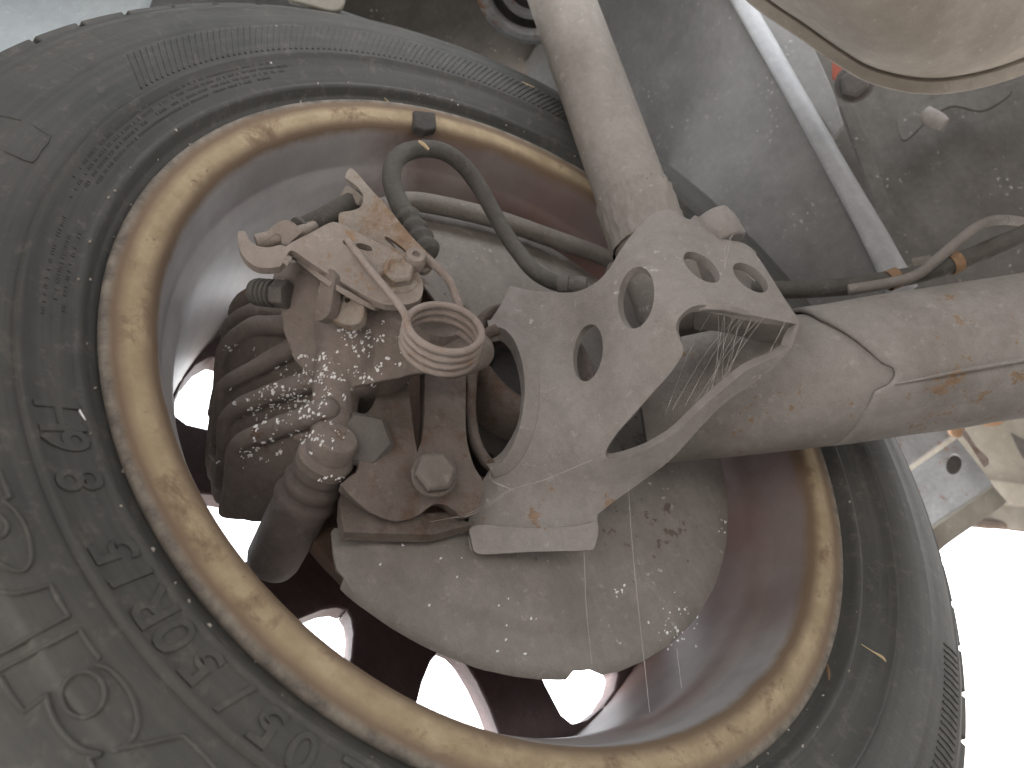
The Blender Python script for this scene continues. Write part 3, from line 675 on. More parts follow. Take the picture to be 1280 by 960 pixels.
tube('weld_seam', [P(x, y, d) for x, y, d in ((1118, 480, .3865), (1160, 472, .3838), (1200, 464, .3812), (1250, 455, .3785), (1330, 441, .3740))], [.0004, .0008, .0010, .0010, .0010], 'arm', arm, n=8)
bd = Depth([(640, 360, .412), (610, 400, .402), (655, 500, .384), (618, 430, .396), (614, 578, .372), (600, 640, .362), (590, 688, .358), (742, 688, .364), (745, 650, .366), (690, 368, .398),
            (735, 440, .378), (795, 372, .362), (765, 330, .382), (800, 292, .388), (838, 266, .392), (822, 330, .366), (845, 380, .346), (850, 430, .342), (846, 465, .344), (790, 525, .354),
            (760, 572, .359), (880, 335, .366), (905, 302, .384), (945, 318, .385), (999, 402, .362), (930, 388, .352), (880, 380, .347), (690, 560, .370), (700, 620, .371),
            (830, 552, .358), (900, 494, .356), (960, 455, .357), (992, 428, .360), (836, 574, .3655), (905, 512, .3635), (965, 468, .3630), (790, 600, .370)], reg=0.0005)
bout = outline([(638, 357, 1), (664, 363), (690, 365), (718, 365), (742, 355), (760, 338), (775, 314), (790, 293), (803, 279), (815, 268), (830, 263), (846, 266), (858, 275), (880, 292), (904, 303), (930, 305), (944, 317), (960, 340), (980, 372), (999, 400, 1), (998, 410, 1), (990, 434, 1),
                (966, 462), (935, 484), (905, 505), (872, 538), (838, 575), (805, 600), (770, 625), (747, 643, 1), (747, 652), (748, 668), (742, 686, 1), (660, 689), (600, 692), (588, 686), (584, 660, 1), (590, 630), (604, 600), (613, 585, 1),
                (628, 577), (642, 553), (651, 520), (655, 487), (652, 455), (643, 428), (628, 412), (612, 410, 1), (610, 404, 1), (624, 384)])
opening = outline([(996, 405, 1), (950, 396), (905, 385), (882, 381), (864, 384), (849, 397), (845, 410), (848, 420), (853, 432), (853, 444, 1), (838, 466), (815, 492), (790, 520), (768, 546), (757, 566), (765, 574), (790, 569), (818, 557), (845, 540), (872, 515), (905, 486), (935, 462), (965, 448), (985, 434, 1), (989, 420)])
holes = [ell(735, 441, 18, 36, 8), ell(795, 372, 22.5, 39, 8), ell(877, 334, 27, 13, 38), ell(938, 347, 26, 12.5, 38), opening]
sheet('damper_bracket', bout, holes, bd, 0.0046, 'bracket', arm, step=9, bev=0.0012)
# raised collar round the large opening
cp = [(609, 411), (628, 408), (645, 424), (656, 455), (659, 487), (655, 522), (645, 556), (630, 580), (613, 588)]
inn = [(611, 411), (628, 410), (643, 426), (653, 456), (656, 487), (652, 521), (642, 554), (628, 578), (612, 586)]
oo = [(609, 400), (634, 398), (656, 414), (671, 448), (675, 487), (671, 528), (659, 562), (640, 588), (618, 598)]
sheet('hole_collar', [np.array(p) for p in catmull(oo, 6)] + [np.array(p) for p in catmull(inn, 6)][::-1], [],
      Depth([(x, y, bd(x, y) - .0045) for x, y in inn] + [(x, y, bd(x, y) - .0002) for x, y in oo], reg=0.0005), 0.0085, 'bracket', arm, step=7, bev=0.0016)
# welded foot along the shield
fo = outline([(586, 662, 1), (600, 656), (660, 660), (720, 657), (744, 652), (748, 662), (743, 684), (730, 688), (660, 690), (604, 693), (592, 688, 1)])
sheet('welded_foot', fo, [], [(590, 690, .352), (745, 688, .360), (740, 650, .362), (600, 655, .356)], 0.008, 'bracket', arm, step=12, bev=0.0012)
# inner wall and inner web of the box
sheet('inner_wall', outline([(760, 330, 1), (835, 290), (905, 320), (975, 380), (990, 410, 1), (960, 440), (900, 450), (862, 420), (835, 455), (800, 500), (760, 480), (740, 400)]), [ell(900, 408, 24, 30, 20)],
      [(760, 340, .520), (975, 390, .470), (850, 480, .500)], 0.003, 'bracket', arm, step=14)
sheet('opening_flange', outline([(864, 387, 1), (905, 388), (950, 399), (993, 408, 1), (982, 432, 1), (950, 428), (905, 416), (868, 412, 1)]), [], [(866, 388, .3515), (992, 409, .3655), (930, 424, .405)], 0.003, 'bracket', arm, step=10)

# =================================================================== DAMPER
damper = empty('damper', 'upright dusty damper tube standing in the drilled bracket', 'damper', P(830, 372, .475))
d0 = P(833, 372, .470); d1 = P(686, -60, .470 + (.16))
up = (P(700, 0, .59) - P(806, 288, .492)); 
c0 = P(806, 288, .488); c1 = P(702, 0, .565)
dirn = (c1 - c0).normalized(); L = (c1 - c0).length
v, f = lathe(c0 - dirn * 0.075, dirn, [(0, 0.012), (0.003, 0.0215), (0.06, 0.0225), (0.072, 0.0232), (0.0735, 0.0238), (0.078, 0.0236), (0.079, 0.0232), (0.16, 0.0234), (L + 0.30, 0.0234), (L + 0.31, 0.01)], 64)
me = mesh('damper_tube', v, f); link('damper_tube', me, 'damper', damper, smooth=30)
# torn lip of the sealant where the tube enters the bracket
mb = MB(); uu = dirn.orthogonal().normalized(); ww = dirn.cross(uu); prev = None; nn = 160; vs = []; fs = []
for k in range(nn):
    a = 2 * math.pi * k / nn
    hgt = 0.024 + 0.0035 * noise.noise(Vector((math.cos(a) * 6, math.sin(a) * 6, 1))) + 0.003 * noise.noise(Vector((math.cos(a) * 22, math.sin(a) * 22, 4)))
    rad_ = Vector(uu * math.cos(a) + ww * math.sin(a))
    for q_ in range(12):
        t = -0.012 + (hgt + 0.012) * min(q_, 10) / 10
        lump = 0.0011 * noise.noise(rad_ * 4 + dirn * t * 160) + 0.0008 * noise.noise(rad_ * 9 + dirn * t * 420)
        vs.append(c0 + dirn * (t + 0.0008 * noise.noise(rad_ * 7)) + rad_ * ((0.0244 + 0.0006 * q_ / 10 + lump) if q_ < 11 else 0.0230))
for k in range(nn):
    for j in range(11): fs.append((k * 12 + j, ((k + 1) % nn) * 12 + j, ((k + 1) % nn) * 12 + j + 1, k * 12 + j + 1))
link('cracked_sealant', mesh('cracked_sealant', vs, fs), 'damper', damper, smooth=45)
# lower mounting bolt sleeve on top of the bracket
bx = cdir(0.55, 0.45, -0.70)
b0 = P(880, 290, .402)
v, f = lathe(P(886, 272, .408), cdir(0.42, 0.86, -0.28), [(0, 0.0), (0, 0.0105), (0.006, 0.0120), (0.0165, 0.0120), (0.018, 0.0108), (0.0182, 0.0)], 28)
link('mounting_bolt_head', mesh('mounting_bolt_head', v, f), 'bracket', arm, smooth=40, bev=0.0008)
sheet('bolt_lug', outline([(814, 270, 1), (822, 264), (838, 262), (850, 268), (862, 274), (872, 270), (900, 296), (930, 304), (946, 318), (930, 325), (890, 320), (850, 296)]), [],
      [(820, 268, .3960), (945, 318, .3905), (870, 300, .3885)], 0.006, 'bracket', arm, step=10, bev=0.0015)

# =================================================================== CALIPER
cal = empty('brake_caliper', 'dusty brown brake caliper with stepped ribs and flaking white paint', 'brake caliper', P(330, 700, .35))
def C(x, y, d, r, x2, y2, d2, r2): return (P(x, y, d), r, P(x2, y2, d2), r2)
body = blob('caliper_body', [
    C(470, 440, .366, .0205, 425, 505, .392, .0215), C(565, 446, .356, .0105, 594, 440, .360, .009),
    C(432, 412, .356, .014, 440, 455, .354, .016), C(420, 455, .347, .0095, 412, 545, .339, .0085),
    C(408, 352, .362, .010, 366, 352, .366, .009), C(440, 396, .355, .009, 486, 392, .353, .008), C(486, 392, .353, .008, 528, 418, .355, .008)], 0.00095, 'casting', cal, 3, 0.00035,
    solids=[prism([(353, 346, 1), (404, 340, 1), (430, 366), (440, 408), (408, 432), (364, 442, 1), (351, 400)], [(353, 346, .356), (430, 366, .350), (364, 442, .351)], .040),
            prism([(364, 444, 1), (386, 421), (420, 408), (470, 396), (520, 404), (560, 420), (598, 432, 1), (598, 452), (560, 461), (524, 467, 1), (482, 476, 1), (440, 484, 1), (438, 520), (437, 562, 1), (398, 566, 1), (386, 556), (364, 545), (386, 515), (388, 480)], [(364, 444, .350), (598, 440, .353), (415, 560, .337), (440, 440, .344)], .016)])
fin_specs = [
    ([(352, 372), (330, 362), (309, 363), (294, 373), (288, 386), (288, 420), (300, 440), (360, 440)], .412),
    ([(360, 388), (335, 383), (315, 383), (299, 388), (286, 399), (280, 412), (279, 440), (285, 470), (330, 475), (372, 440)], .399),
    ([(366, 402), (338, 401), (312, 402), (291, 415), (278, 429), (273, 444), (270, 480), (262, 510), (256, 560), (258, 590), (270, 600), (330, 560), (380, 470), (385, 420)], .386),
    ([(392, 418), (365, 428), (340, 441), (305, 460), (281, 473), (272, 487), (270, 520), (264, 560), (262, 605), (266, 622), (280, 630), (340, 600), (385, 530), (410, 450)], .372),
    ([(405, 465), (370, 475), (332, 488), (302, 500), (284, 511), (277, 527), (275, 560), (270, 600), (266, 622), (272, 630), (300, 635), (370, 590), (410, 520)], .358),
    ([(405, 505), (372, 518), (335, 531), (308, 541), (293, 552), (287, 568), (284, 600), (277, 632), (275, 641), (280, 647), (305, 651), (330, 650), (350, 622), (366, 592), (385, 566), (408, 540)], .345)]
for k, (pl, d) in enumerate(fin_specs):
    cx = sum(p[0] for p in pl) / len(pl); y0 = min(p[1] for p in pl); y1 = max(p[1] for p in pl)
    dep = Depth([(272, y0 + 30, d + .004), (400, y0, d - .012), (320, y1, d + .016), (330, y0 + 22, d - .004), (340, (y0 + y1) / 2 + 20, d + .006)])
    ne = (5, 7, 8, 8, 8, 8)[k]; ep = catmull([np.array(p, float) for p in pl[:ne]], 3); L_ = len(ep)
    ev = [P(p[0] + 5, p[1] + 6, dep(p[0], p[1]) + .0022) for p in ep]
    rr = [.0056 - .0022 * (i / (L_ - 1)) for i in range(L_)]
    q = outline(pl, 4); n = len(q); fr = [P(p[0], p[1], dep(p[0], p[1]) + .0012) for p in q]
    cen = P(sum(p[0] for p in q) / n, sum(p[1] for p in q) / n, dep(sum(p[0] for p in q) / n, sum(p[1] for p in q) / n) + .0012)
    sv = fr + [p + VIEW * .0060 for p in fr] + [cen, cen + VIEW * .0060]
    sf = [(i, (i + 1) % n, 2 * n) for i in range(n)] + [((i + 1) % n + n, i + n, 2 * n + 1) for i in range(n)] + [(i, (i + 1) % n, (i + 1) % n + n, i + n) for i in range(n)]
    blob('cooling_rib', [(ev[i], rr[i], ev[i + 1], rr[i + 1]) for i in range(L_ - 1)], 0.0011, 'fin', cal, 4, 0.0004, solids=[(sv, sf)])
# guide pin and its bellows
gp = P(404, 578, .334); gq = P(338, 706, .368); ga = (gq - gp).normalized(); gl = (gq - gp).length
pf = [(0, 0.0105), (0.004, 0.0118), (0.006, 0.0112), (0.008, 0.0108), (0.010, 0.0122), (0.0125, 0.0132), (0.015, 0.0122), (0.017, 0.0118), (0.019, 0.0132), (0.0225, 0.0142), (0.026, 0.0132), (0.028, 0.0126), (0.034, 0.0130), (gl * 0.92, 0.0126), (gl * 0.98, 0.0115), (gl, 0.0)]
link('guide_pin_boot', mesh('guide_pin_boot', *lathe(gp, ga, pf, 48)), 'boot', cal, smooth=60)
v, f = lathe(gp - ga * 0.001, -ga, [(-0.002, 0.0120), (0.003, 0.0124), (0.005, 0.0112), (0.006, 0.0104), (0.013, 0.0102), (0.015, 0.0090), (0.0155, 0.0)], 36)
link('guide_pin_cap', mesh('guide_pin_cap', v, f), 'casting', cal, smooth=35, bev=0.0005)
# bleed screw: ribbed rubber cap and hex
bp = P(356, 368, .352); bq = P(311, 364, .358); ba = (bq - bp).normalized(); bl = (bq - bp).length
hexbolt(bp - ba * 0.002, ba, 0.0115, 0.008).link('bleed_screw_hex', 'bolt', cal, smooth=25, bev=0.0004)
pf = [(0.0055, 0.004)]
for k in range(4): t = 0.0055 + k * 0.0024; pf += [(t, 0.0058), (t + 0.0005, 0.0065), (t + 0.0013, 0.0065), (t + 0.0018, 0.0058)]
pf += [(0.0155, 0.0062), (0.0170, 0.0055), (0.0175, 0.0)]
link('bleed_screw_cap', mesh('bleed_screw_cap', *lathe(bp, ba, pf, 28)), 'hose', cal, smooth=40)
# lug with a small hole, and the cast web next to it
sheet('return_stop_lug', outline([(412, 352, 1), (425, 358), (442, 366), (454, 378), (453, 398), (440, 406), (420, 402), (408, 392), (404, 372)]), [ell(434, 374, 3.6, 3.2)], [(404, 372, .338), (454, 380, .333), (430, 405, .330)], 0.005, 'rusty_plate', cal, step=8, bev=0.0012)
sheet('stop_web', outline([(404, 338, 1), (414, 336, 1), (419, 346), (416, 366), (412, 390), (402, 400), (394, 398), (396, 372)]), [], [(404, 338, .336), (394, 398, .332), (419, 346, .331)], 0.005, 'casting', cal, step=8, bev=0.0012)
# hand brake lever
ld = [(320, 315, .331), (430, 290, .347), (505, 362, .338)]; LD = Depth(ld)
lo = outline([(357, 308, 1), (368, 301), (390, 290), (413, 278), (427, 280), (450, 292), (478, 306), (505, 322), (522, 338), (529, 356), (526, 372), (515, 379), (495, 381), (473, 378), (440, 360), (407, 340), (385, 326), (368, 314), (361, 315), (356, 326), (350, 333, 1), (335, 335), (318, 332), (304, 320), (298, 305), (297, 289, 1), (306, 289), (312, 300), (322, 307), (336, 309), (350, 306)])
sheet('hand_brake_lever', lo, [ell(433, 303, 4.2, 3.2, 30), outline([(445, 305), (453, 304), (463, 308), (465, 313), (456, 313), (448, 310)])], LD, 0.0042, 'lever', cal, step=8, bev=0.0009)
sheet('lever_hook', outline([(335, 300, 1), (336, 288), (346, 279), (357, 275), (368, 279), (378, 290, 1), (366, 300), (360, 306), (352, 304), (352, 296), (346, 292), (339, 296)]), [], [(335, 300, .341), (378, 292, .346), (357, 276, .343)], 0.004, 'lever', cal, step=7, bev=0.0009)
sheet('lever_side_flange', outline([(356, 322, 1), (362, 314), (369, 314), (407, 341), (440, 361), (474, 379), (471, 383), (438, 366), (405, 346), (370, 320), (363, 327)]), [], [(360, 320, .3328), (407, 345, .3378), (470, 382, .3365)], 0.0022, 'lever', cal, step=7, bev=0.0012)
# rusty cable abutment plate
ao = outline([(431, 222, 1), (434, 214), (442, 212), (466, 239), (484, 258), (500, 278), (516, 297), (532, 313), (545, 325, 1), (530, 340), (510, 330), (470, 306), (428, 286), (423, 276, 1), (425, 266), (440, 263), (451, 258), (454, 246), (447, 234)])
AD = [(440, 216, .372), (540, 325, .350), (430, 280, .360)]
sheet('cable_abutment', ao, [outline([(481, 296), (488, 298), (505, 311), (507, 316), (499, 313), (484, 302)])], AD, 0.003, 'rusty_plate', cal, step=8, bev=0.0007)
sheet('abutment_fork', outline([(422, 258, 1), (426, 243), (433, 232), (441, 236), (450, 246), (446, 256), (440, 243), (432, 242), (426, 256)]), [], [(422, 258, .380), (433, 232, .380), (450, 246, .374)], 0.003, 'rusty_plate', cal, step=6)
sx = -Depth(ld)(497, 345)
nrm = (P(430, 290, .347) - P(320, 315, .331)).cross(P(505, 362, .338) - P(320, 315, .331)).normalized()
if nrm.dot(VIEW) > 0: nrm = -nrm
hexbolt(P(497, 345, LD(497, 345)), nrm, 0.0125, 0.0058, 0.0098, 0.0012, rot=18, dish=0.0012).link('lever_bolt', 'rusty_plate', cal, smooth=25, bev=0.0005)
v, f = lathe(P(519, 325, .343), nrm, [(-.004, 0.0045), (0.0035, 0.0045), (0.0042, 0.0040), (0.0042, 0.0018), (0.0028, 0.0016), (0.0028, 0)], 20)
link('abutment_rivet', mesh('abutment_rivet', v, f), 'lever', cal, smooth=40)
# return spring: five close turns and two legs in one wire
sa = cdir(-0.24, 0.70, 0.67); sc = P(556, 405, .322); R = 0.0160
e1 = (P(512, 396, .322) - sc); e1 = (e1 - sa * e1.dot(sa)).normalized(); e2 = sa.cross(e1)
leg1 = [P(432, 301, .352), P(436, 303, .3445), P(446, 316, .341), P(475, 352, .331), P(502, 386, .319)]
coil = []; turns = 3.7; sgn = 1
test = sc + (e1 * math.cos(0.3) + e2 * math.sin(0.3)) * R
q = MW.T @ (np.array(test) - CAM)
if 480 + FPX * q[1] / q[2] < 396: sgn = -1     # the first turn runs down and round the near side
for k in range(int(turns * 20)):
    a = 2 * math.pi * k / 20 * sgn + 0.25 * sgn; coil.append(sc + (e1 * math.cos(a) + e2 * math.sin(a)) * R + sa * (0.0040 * k / 20))
last = coil[-1]
leg2 = [P(578, 396, .345), P(571, 374, .349), P(562, 352, .350), P(546, 334, .348), P(530, 322, .346)]
pts = leg1 + coil; v, f = sweep(pts, 0.0016, 12, 4); mb = MB().add(v, f); mb.add(*sweep(leg2, 0.0019, 10, 6))
mb.link('return_spring', 'spring', cal, smooth=60)
v, f = lathe(P(548, 405, .352), sa, [(-0.002, 0), (-0.002, 0.011), (0.008, 0.0115), (0.012, 0.0105), (0.013, 0.0)], 30)
link('spring_post', mesh('spring_post', v, f), 'casting', cal, smooth=40)
# piston rubber behind
v, f = lathe(P(432, 498, .392), Vector((-1, 0.0, 0.0)), [(-0.012, 0.0215), (0, 0.0235), (0.006, 0.0225), (0.010, 0.024), (0.016, 0.0225), (0.024, 0.0225)], 40)
link('piston_boot', mesh('piston_boot', v, f), 'boot', cal, smooth=50)

# flakes of white paint lying on the caliper
def bvh_of(objs):
    vs = []; fs = []
    for ob in objs:
        k = len(vs); vs += [v.co.copy() for v in ob.data.vertices]; fs += [tuple(i + k for i in p.vertices) for p in ob.data.polygons]
    return BVHTree.FromPolygons(vs, fs)
cb = bvh_of([c for c in cal.children if c.name.split('.')[0] in ('caliper_body', 'cooling_rib', 'guide_pin_cap')])
clusters = [(352, 500, 22, 12, 34), (385, 478, 20, 14, 46), (372, 462, 18, 10, 26), (404, 462, 8, 8, 22), (330, 498, 20, 10, 22), (360, 515, 24, 10, 26), (390, 512, 12, 8, 20), (330, 530, 18, 14, 14),
            (412, 540, 10, 10, 14), (390, 545, 8, 10, 14), (400, 600, 14, 3, 12), (365, 540, 16, 10, 14), (452, 408, 16, 8, 24), (465, 432, 16, 10, 24), (440, 425, 8, 10, 16), (495, 450, 22, 10, 20),
            (435, 470, 14, 6, 24), (302, 437, 16, 6, 14), (322, 562, 9, 8, 16), (306, 560, 14, 10, 8), (318, 575, 14, 8, 6), (480, 465, 18, 8, 12), (300, 388, 10, 6, 5), (420, 500, 8, 16, 16), (345, 560, 14, 10, 8)]
mb = MB()
def flake(mb, p, n, s):
    u = n.orthogonal().normalized(); w = n.cross(u); k = random.randint(5, 7); ph = random.random() * 6; el = random.uniform(0.5, 1.0)
    ring = []
    for i in range(k):
        a = ph + 2 * math.pi * i / k; r = s * random.uniform(0.45, 1.15)
        ring.append(p + u * math.cos(a) * r + w * math.sin(a) * r * el)
    lift = [n * random.uniform(0.0001, 0.0006) for _ in ring]
    v = [q - n * 0.0003 for q in ring] + [q + l for q, l in zip(ring, lift)]
    f = [tuple(range(k, 2 * k))] + [(i, (i + 1) % k, (i + 1) % k + k, i + k) for i in range(k)]
    mb.add(v, f)
for (cx, cy, sx_, sy_, cnt) in clusters:
    for _ in range(int(cnt * 0.55)):
        x, y = random.gauss(cx, sx_ * 1.15), random.gauss(cy, sy_ * 1.15)
        for _ in range(random.randint(1, 4)):
            h = hit(cb, x + random.gauss(0, 1.8), y + random.gauss(0, 1.8))
            if h[0]: flake(mb, h[0], h[1], random.choice((0.0003, 0.0004, 0.0006, 0.0009)) * random.uniform(0.8, 1.25))
o = mb.link('white_flakes', 'flake', cal, smooth=0); o['kind'] = 'stuff'

# =================================================================== HOSES, CABLES, PIPES
hose = empty('brake_hose', 'black rubber brake hose looping up from the caliper', 'hose', P(525, 320, .37))
hp = [(519, 285, .385), (507, 268, .388), (497, 250, .392), (490, 228, .398), (492, 205, .405), (506, 191, .412), (530, 186, .42), (555, 190, .428), (578, 206, .436), (598, 232, .44), (615, 262, .442), (632, 292, .442), (650, 318, .44), (668, 339, .438), (690, 352, .436), (712, 357, .434)]
tube('rubber_tube', [P(*p) for p in hp], [.0049] * 6 + [.0047] * 4 + [.0045] * 6, 'hose', hose, n=20, sub=6)
cq = [P(507, 268, .388), P(515, 280, .385), P(522, 294, .381), P(530, 306, .377), P(537, 318, .373)]
pr = [.0055, .0066, .0052, .0068, .0054, .0070, .0054, .0066, .0045]
cc = [Vector(p) for p in catmull(cq, 2)]
v, f = sweep(cc, pr, 20, 5); link('crimped_end', mesh('crimped_end', v, f), 'hose', hose, smooth=60)
v, f = lathe(P(698, 357, .435), (P(730, 358, .432) - P(698, 357, .435)), [(0, .0056), (.006, .0058), (.0062, .0048), (.009, .0048), (.0092, .0056), (.013, .0056), (.016, .005)], 20)
link('hose_ferrule', mesh('hose_ferrule', v, f), 'bolt', hose, smooth=40)
cable = empty('hand_brake_cable', 'hand brake cable with ribbed sleeve running from lever hook to rusty fork', 'cable', P(330, 302, .35))
tube('inner_cable', [P(320, 303, .343), P(345, 297, .346), P(375, 290, .351), P(392, 283, .358)], [.0036, .0036, .003, .003], 'lever', cable, n=14)
cc = [P(374, 288, .356), P(400, 276, .364), P(425, 262, .374), P(446, 250, .384)]
cs = [Vector(p) for p in catmull(cc, 16)]
rr = [.0062 if i < 3 else (.0046 if i % 2 else .0054) for i in range(len(cs))]
v, f = sweep(cs, rr, 18, 2); link('ribbed_sleeve', mesh('ribbed_sleeve', v, f), 'hose', cable, smooth=60)

pipe = empty('brake_pipe', 'thick grey brake line lying along the top of the trailing arm', 'pipe', P(1100, 350, .47))
tube('line_tube', [P(x, y, d) for x, y, d in ((940, 362, .475), (1000, 362, .465), (1060, 358, .455), (1110, 350, .45), (1160, 340, .448), (1210, 322, .446), (1260, 301, .444), (1320, 275, .44))], .0052, 'hose', pipe, n=18)
for x, y, d, r in ((1116, 349, .449, 0), (1193, 329, .4465, 0)):
    ax_ = (P(x + 20, y - 8, d) - P(x, y, d)).normalized()
    v, f = lathe(P(x, y, d) - ax_ * .003, ax_, [(0, .0054), (0, .0062), (.006, .0062), (.006, .0054)], 20, closed=True)
    link('rusty_clip', mesh('rusty_clip', v, f), 'clip', pipe, smooth=40)
thin = tube('fuel_pipe', [P(x, y, d) for x, y, d in ((1060, 362, .445), (1110, 354, .440), (1145, 344, .436), (1175, 321, .434), (1205, 296, .436), (1228, 280, .442), (1248, 275, .455), (1270, 276, .475), (1300, 282, .49))], .0030, 'shield', None, n=14)
tag(thin, 'thin tan pipe arching over the rusty clip of the thick brake line', 'pipe')

# =================================================================== BODYWORK ABOVE AND BEHIND
arch = empty('wheel_arch', 'pale grey wheel arch shell curving over the tyre', 'wheel arch', AX + Vector((-0.1, 0, 0.38)))
def arch_mesh(r, x0, x1, a0, a1, n=60, m=8):
    v = []; f = []
    for k in range(n + 1):
        a = math.radians(a0 + (a1 - a0) * k / n)
        for j in range(m + 1):
            x = x0 + (x1 - x0) * j / m; rr = r + 0.006 * math.sin(x * 40) + 0.004 * noise.noise(Vector((x * 12, a * 4, 2)))
            v.append(AX + Vector((x, rr * math.cos(a), rr * math.sin(a))))
    for k in range(n):
        for j in range(m): f.append((k * (m + 1) + j, (k + 1) * (m + 1) + j, (k + 1) * (m + 1) + j + 1, k * (m + 1) + j + 1))
    return v, f
for nm_, a0_, a1_, mt_ in (('arch_skin', 8, 111.7, 'shaded_arch'), ('arch_rear_skin', 112, 205, 'lit_arch_paint')):  # dark and light sectors paint in how daylight falls across the arch
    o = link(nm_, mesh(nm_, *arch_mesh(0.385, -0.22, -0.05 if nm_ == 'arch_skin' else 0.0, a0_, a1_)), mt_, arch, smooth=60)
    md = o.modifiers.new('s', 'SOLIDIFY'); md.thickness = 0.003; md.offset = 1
o = link('fender_skin', mesh('fender_skin', *arch_mesh(0.385, -0.222, -0.222, -12, 205, 60, 1)), 'paint', arch, smooth=60)
# vertical outer skin above the arch opening
v = []; f = []; n = 60
for k in range(n + 1):
    a = math.radians(10 + 195 * k / n)
    for r in (0.382, 0.42, 0.60): v.append(AX + Vector((-0.226, r * math.cos(a), r * math.sin(a))))
for k in range(n):
    for j in range(2): f.append((k * 3 + j, (k + 1) * 3 + j, (k + 1) * 3 + j + 1, k * 3 + j + 1))
bpy.data.objects.remove(o)
o = link('fender_skin', mesh('fender_skin', v, f), 'paint', arch, smooth=60); md = o.modifiers.new('s', 'SOLIDIFY'); md.thickness = 0.002

rail = empty('inner_arch_panel', 'grey inner body panel with pale folded edge behind the damper', 'body panel', P(1120, 345, .62))
rd = Depth([(740, -60, .86), (930, 0, .66), (1120, 340, .56), (850, 215, .70), (990, 352, .62), (760, 120, .82), (900, 150, .68)])
sheet('panel_face', outline([(560, -300, 1), (760, -300, 1), (880, -80, 1), (925, 0), (985, 110), (1050, 222), (1100, 300), (1122, 342), (1150, 440, 1), (960, 480, 1), (800, 420, 1), (700, 250, 1)]), [], rd, 0.002, 'panel', rail, step=26)
v = []; f = []
edge = [(872, -90), (900, -50), (925, 0), (955, 52), (985, 105), (1018, 162), (1050, 218), (1080, 268), (1100, 302), (1122, 341), (1135, 365)]
for i, (x, y) in enumerate(edge):
    d = rd(x, y); w_ = 1.0 + 0.14 * max(0, i - 4) ** 1.3
    for (ox, oy, od) in ((-9 * w_, 6 * w_, -.0002), (-5 * w_, 3 * w_, -.0016), (0, 0, -.0032), (6, -3, -.0018), (10, -6, .004), (11, -7, .03)):
        v.append(P(x + ox, y + oy, d + od))
for i in range(len(edge) - 1):
    for j in range(5): f.append((i * 6 + j, (i + 1) * 6 + j, (i + 1) * 6 + j + 1, i * 6 + j + 1))
o = link('folded_edge', mesh('folded_edge', v, f), 'edge_highlight', rail, smooth=70); md = o.modifiers.new('s', 'SOLIDIFY'); md.thickness = 0.0015; md.offset = 0  # lighter strip, widening downwards, stands in for a highlight on the fold
sheet('edge_plate', outline([(960, -20, 1), (1000, 30, 1), (1012, 48, 1), (1040, 110), (1055, 156, 1), (1043, 172, 1), (1000, 110, 1), (940, 0, 1)]), [], [(960, 0, .69), (1050, 160, .64), (1000, 110, .66)], 0.006, 'panel', rail, step=20, bev=0.001)
ring = empty('spring_seat', 'bright rimmed perforated spring seat ring high beside the damper', 'spring seat', P(655, -20, .66))
ra = cdir(-0.05, 0.75, -0.66)
v, f = lathe(P(668, -22, .68), ra, [(0.0, 0.040), (0.006, 0.0405), (0.010, 0.042), (0.010, 0.047), (0.006, 0.052), (0.0, 0.053), (-0.004, 0.050)], 60, closed=True)
link('seat_ring', mesh('seat_ring', v, f), 'channel', ring, smooth=35)
v, f = lathe(P(668, -26, .685), ra, [(0.0, 0.026), (0.010, 0.027), (0.010, 0.031), (0.0, 0.032)], 48, closed=True)
link('inner_ring', mesh('inner_ring', v, f), 'channel', ring, smooth=35)
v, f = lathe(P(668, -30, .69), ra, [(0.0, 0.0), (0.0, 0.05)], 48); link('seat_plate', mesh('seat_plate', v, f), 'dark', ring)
tabp = sheet('arch_bracket', outline([(350, -30, 1), (436, -30, 1), (430, 0), (424, 11), (412, 13), (385, 6), (360, 0, 1)]), [], [(350, -30, .50), (436, -20, .50), (400, 12, .495)], 0.004, 'sill', None, step=16, bev=0.001)
tag(tabp, 'small pale bracket with a brown edge above the tyre tread', 'bracket')

fl = empty('floor_pan', 'dark speckled floor pan beyond the pale folded panel edge', 'floor pan', P(1180, 250, .85))
sheet('pan_sheet', outline([(940, -160, 1), (1500, -160, 1), (1500, 420, 1), (1100, 420, 1), (1000, 150, 1)]), [], [(1050, 120, .80), (1280, 100, .74), (1180, 330, .74)], 0.003, 'floor', fl, step=40)
sheet('pan_rib', outline([(1050, 130, 1), (1068, 130, 1), (1140, 330, 1), (1122, 338, 1)]), [], [(1050, 130, .76), (1068, 130, .755), (1130, 335, .70)], 0.01, 'floor', fl, step=20, bev=0.002)
sheet('pan_swage', outline([(1120, 150, 1), (1180, 118, 1), (1265, 103, 1), (1262, 118), (1228, 138), (1190, 132), (1160, 150), (1130, 175)]), [], [(1120, 150, .738), (1265, 103, .703), (1190, 135, .718)], 0.003, 'floor', fl, step=20, bev=0.001)
v, f = sweep([P(1156, 140, .70), P(1164, 146, .697), P(1174, 152, .694), P(1180, 156, .692)], [.006, .0072, .0072, .006], 16, 4); link('rubber_grommet', mesh('rubber_grommet', v, f), 'arm', fl)
hexbolt(P(1068, 104, .70), cdir(-.35, .25, -.9), 0.022, 0.012, 0.017, 0.003, rot=10).link('floor_bolt', 'bolt', fl, smooth=25, bev=0.001)
sheet('red_bracket', outline([(1040, 70, 1), (1058, 66, 1), (1054, 98), (1040, 98, 1)]), [], [(1040, 70, .715), (1058, 66, .71), (1048, 98, .712)], 0.004, 'redpaint', fl, step=12)
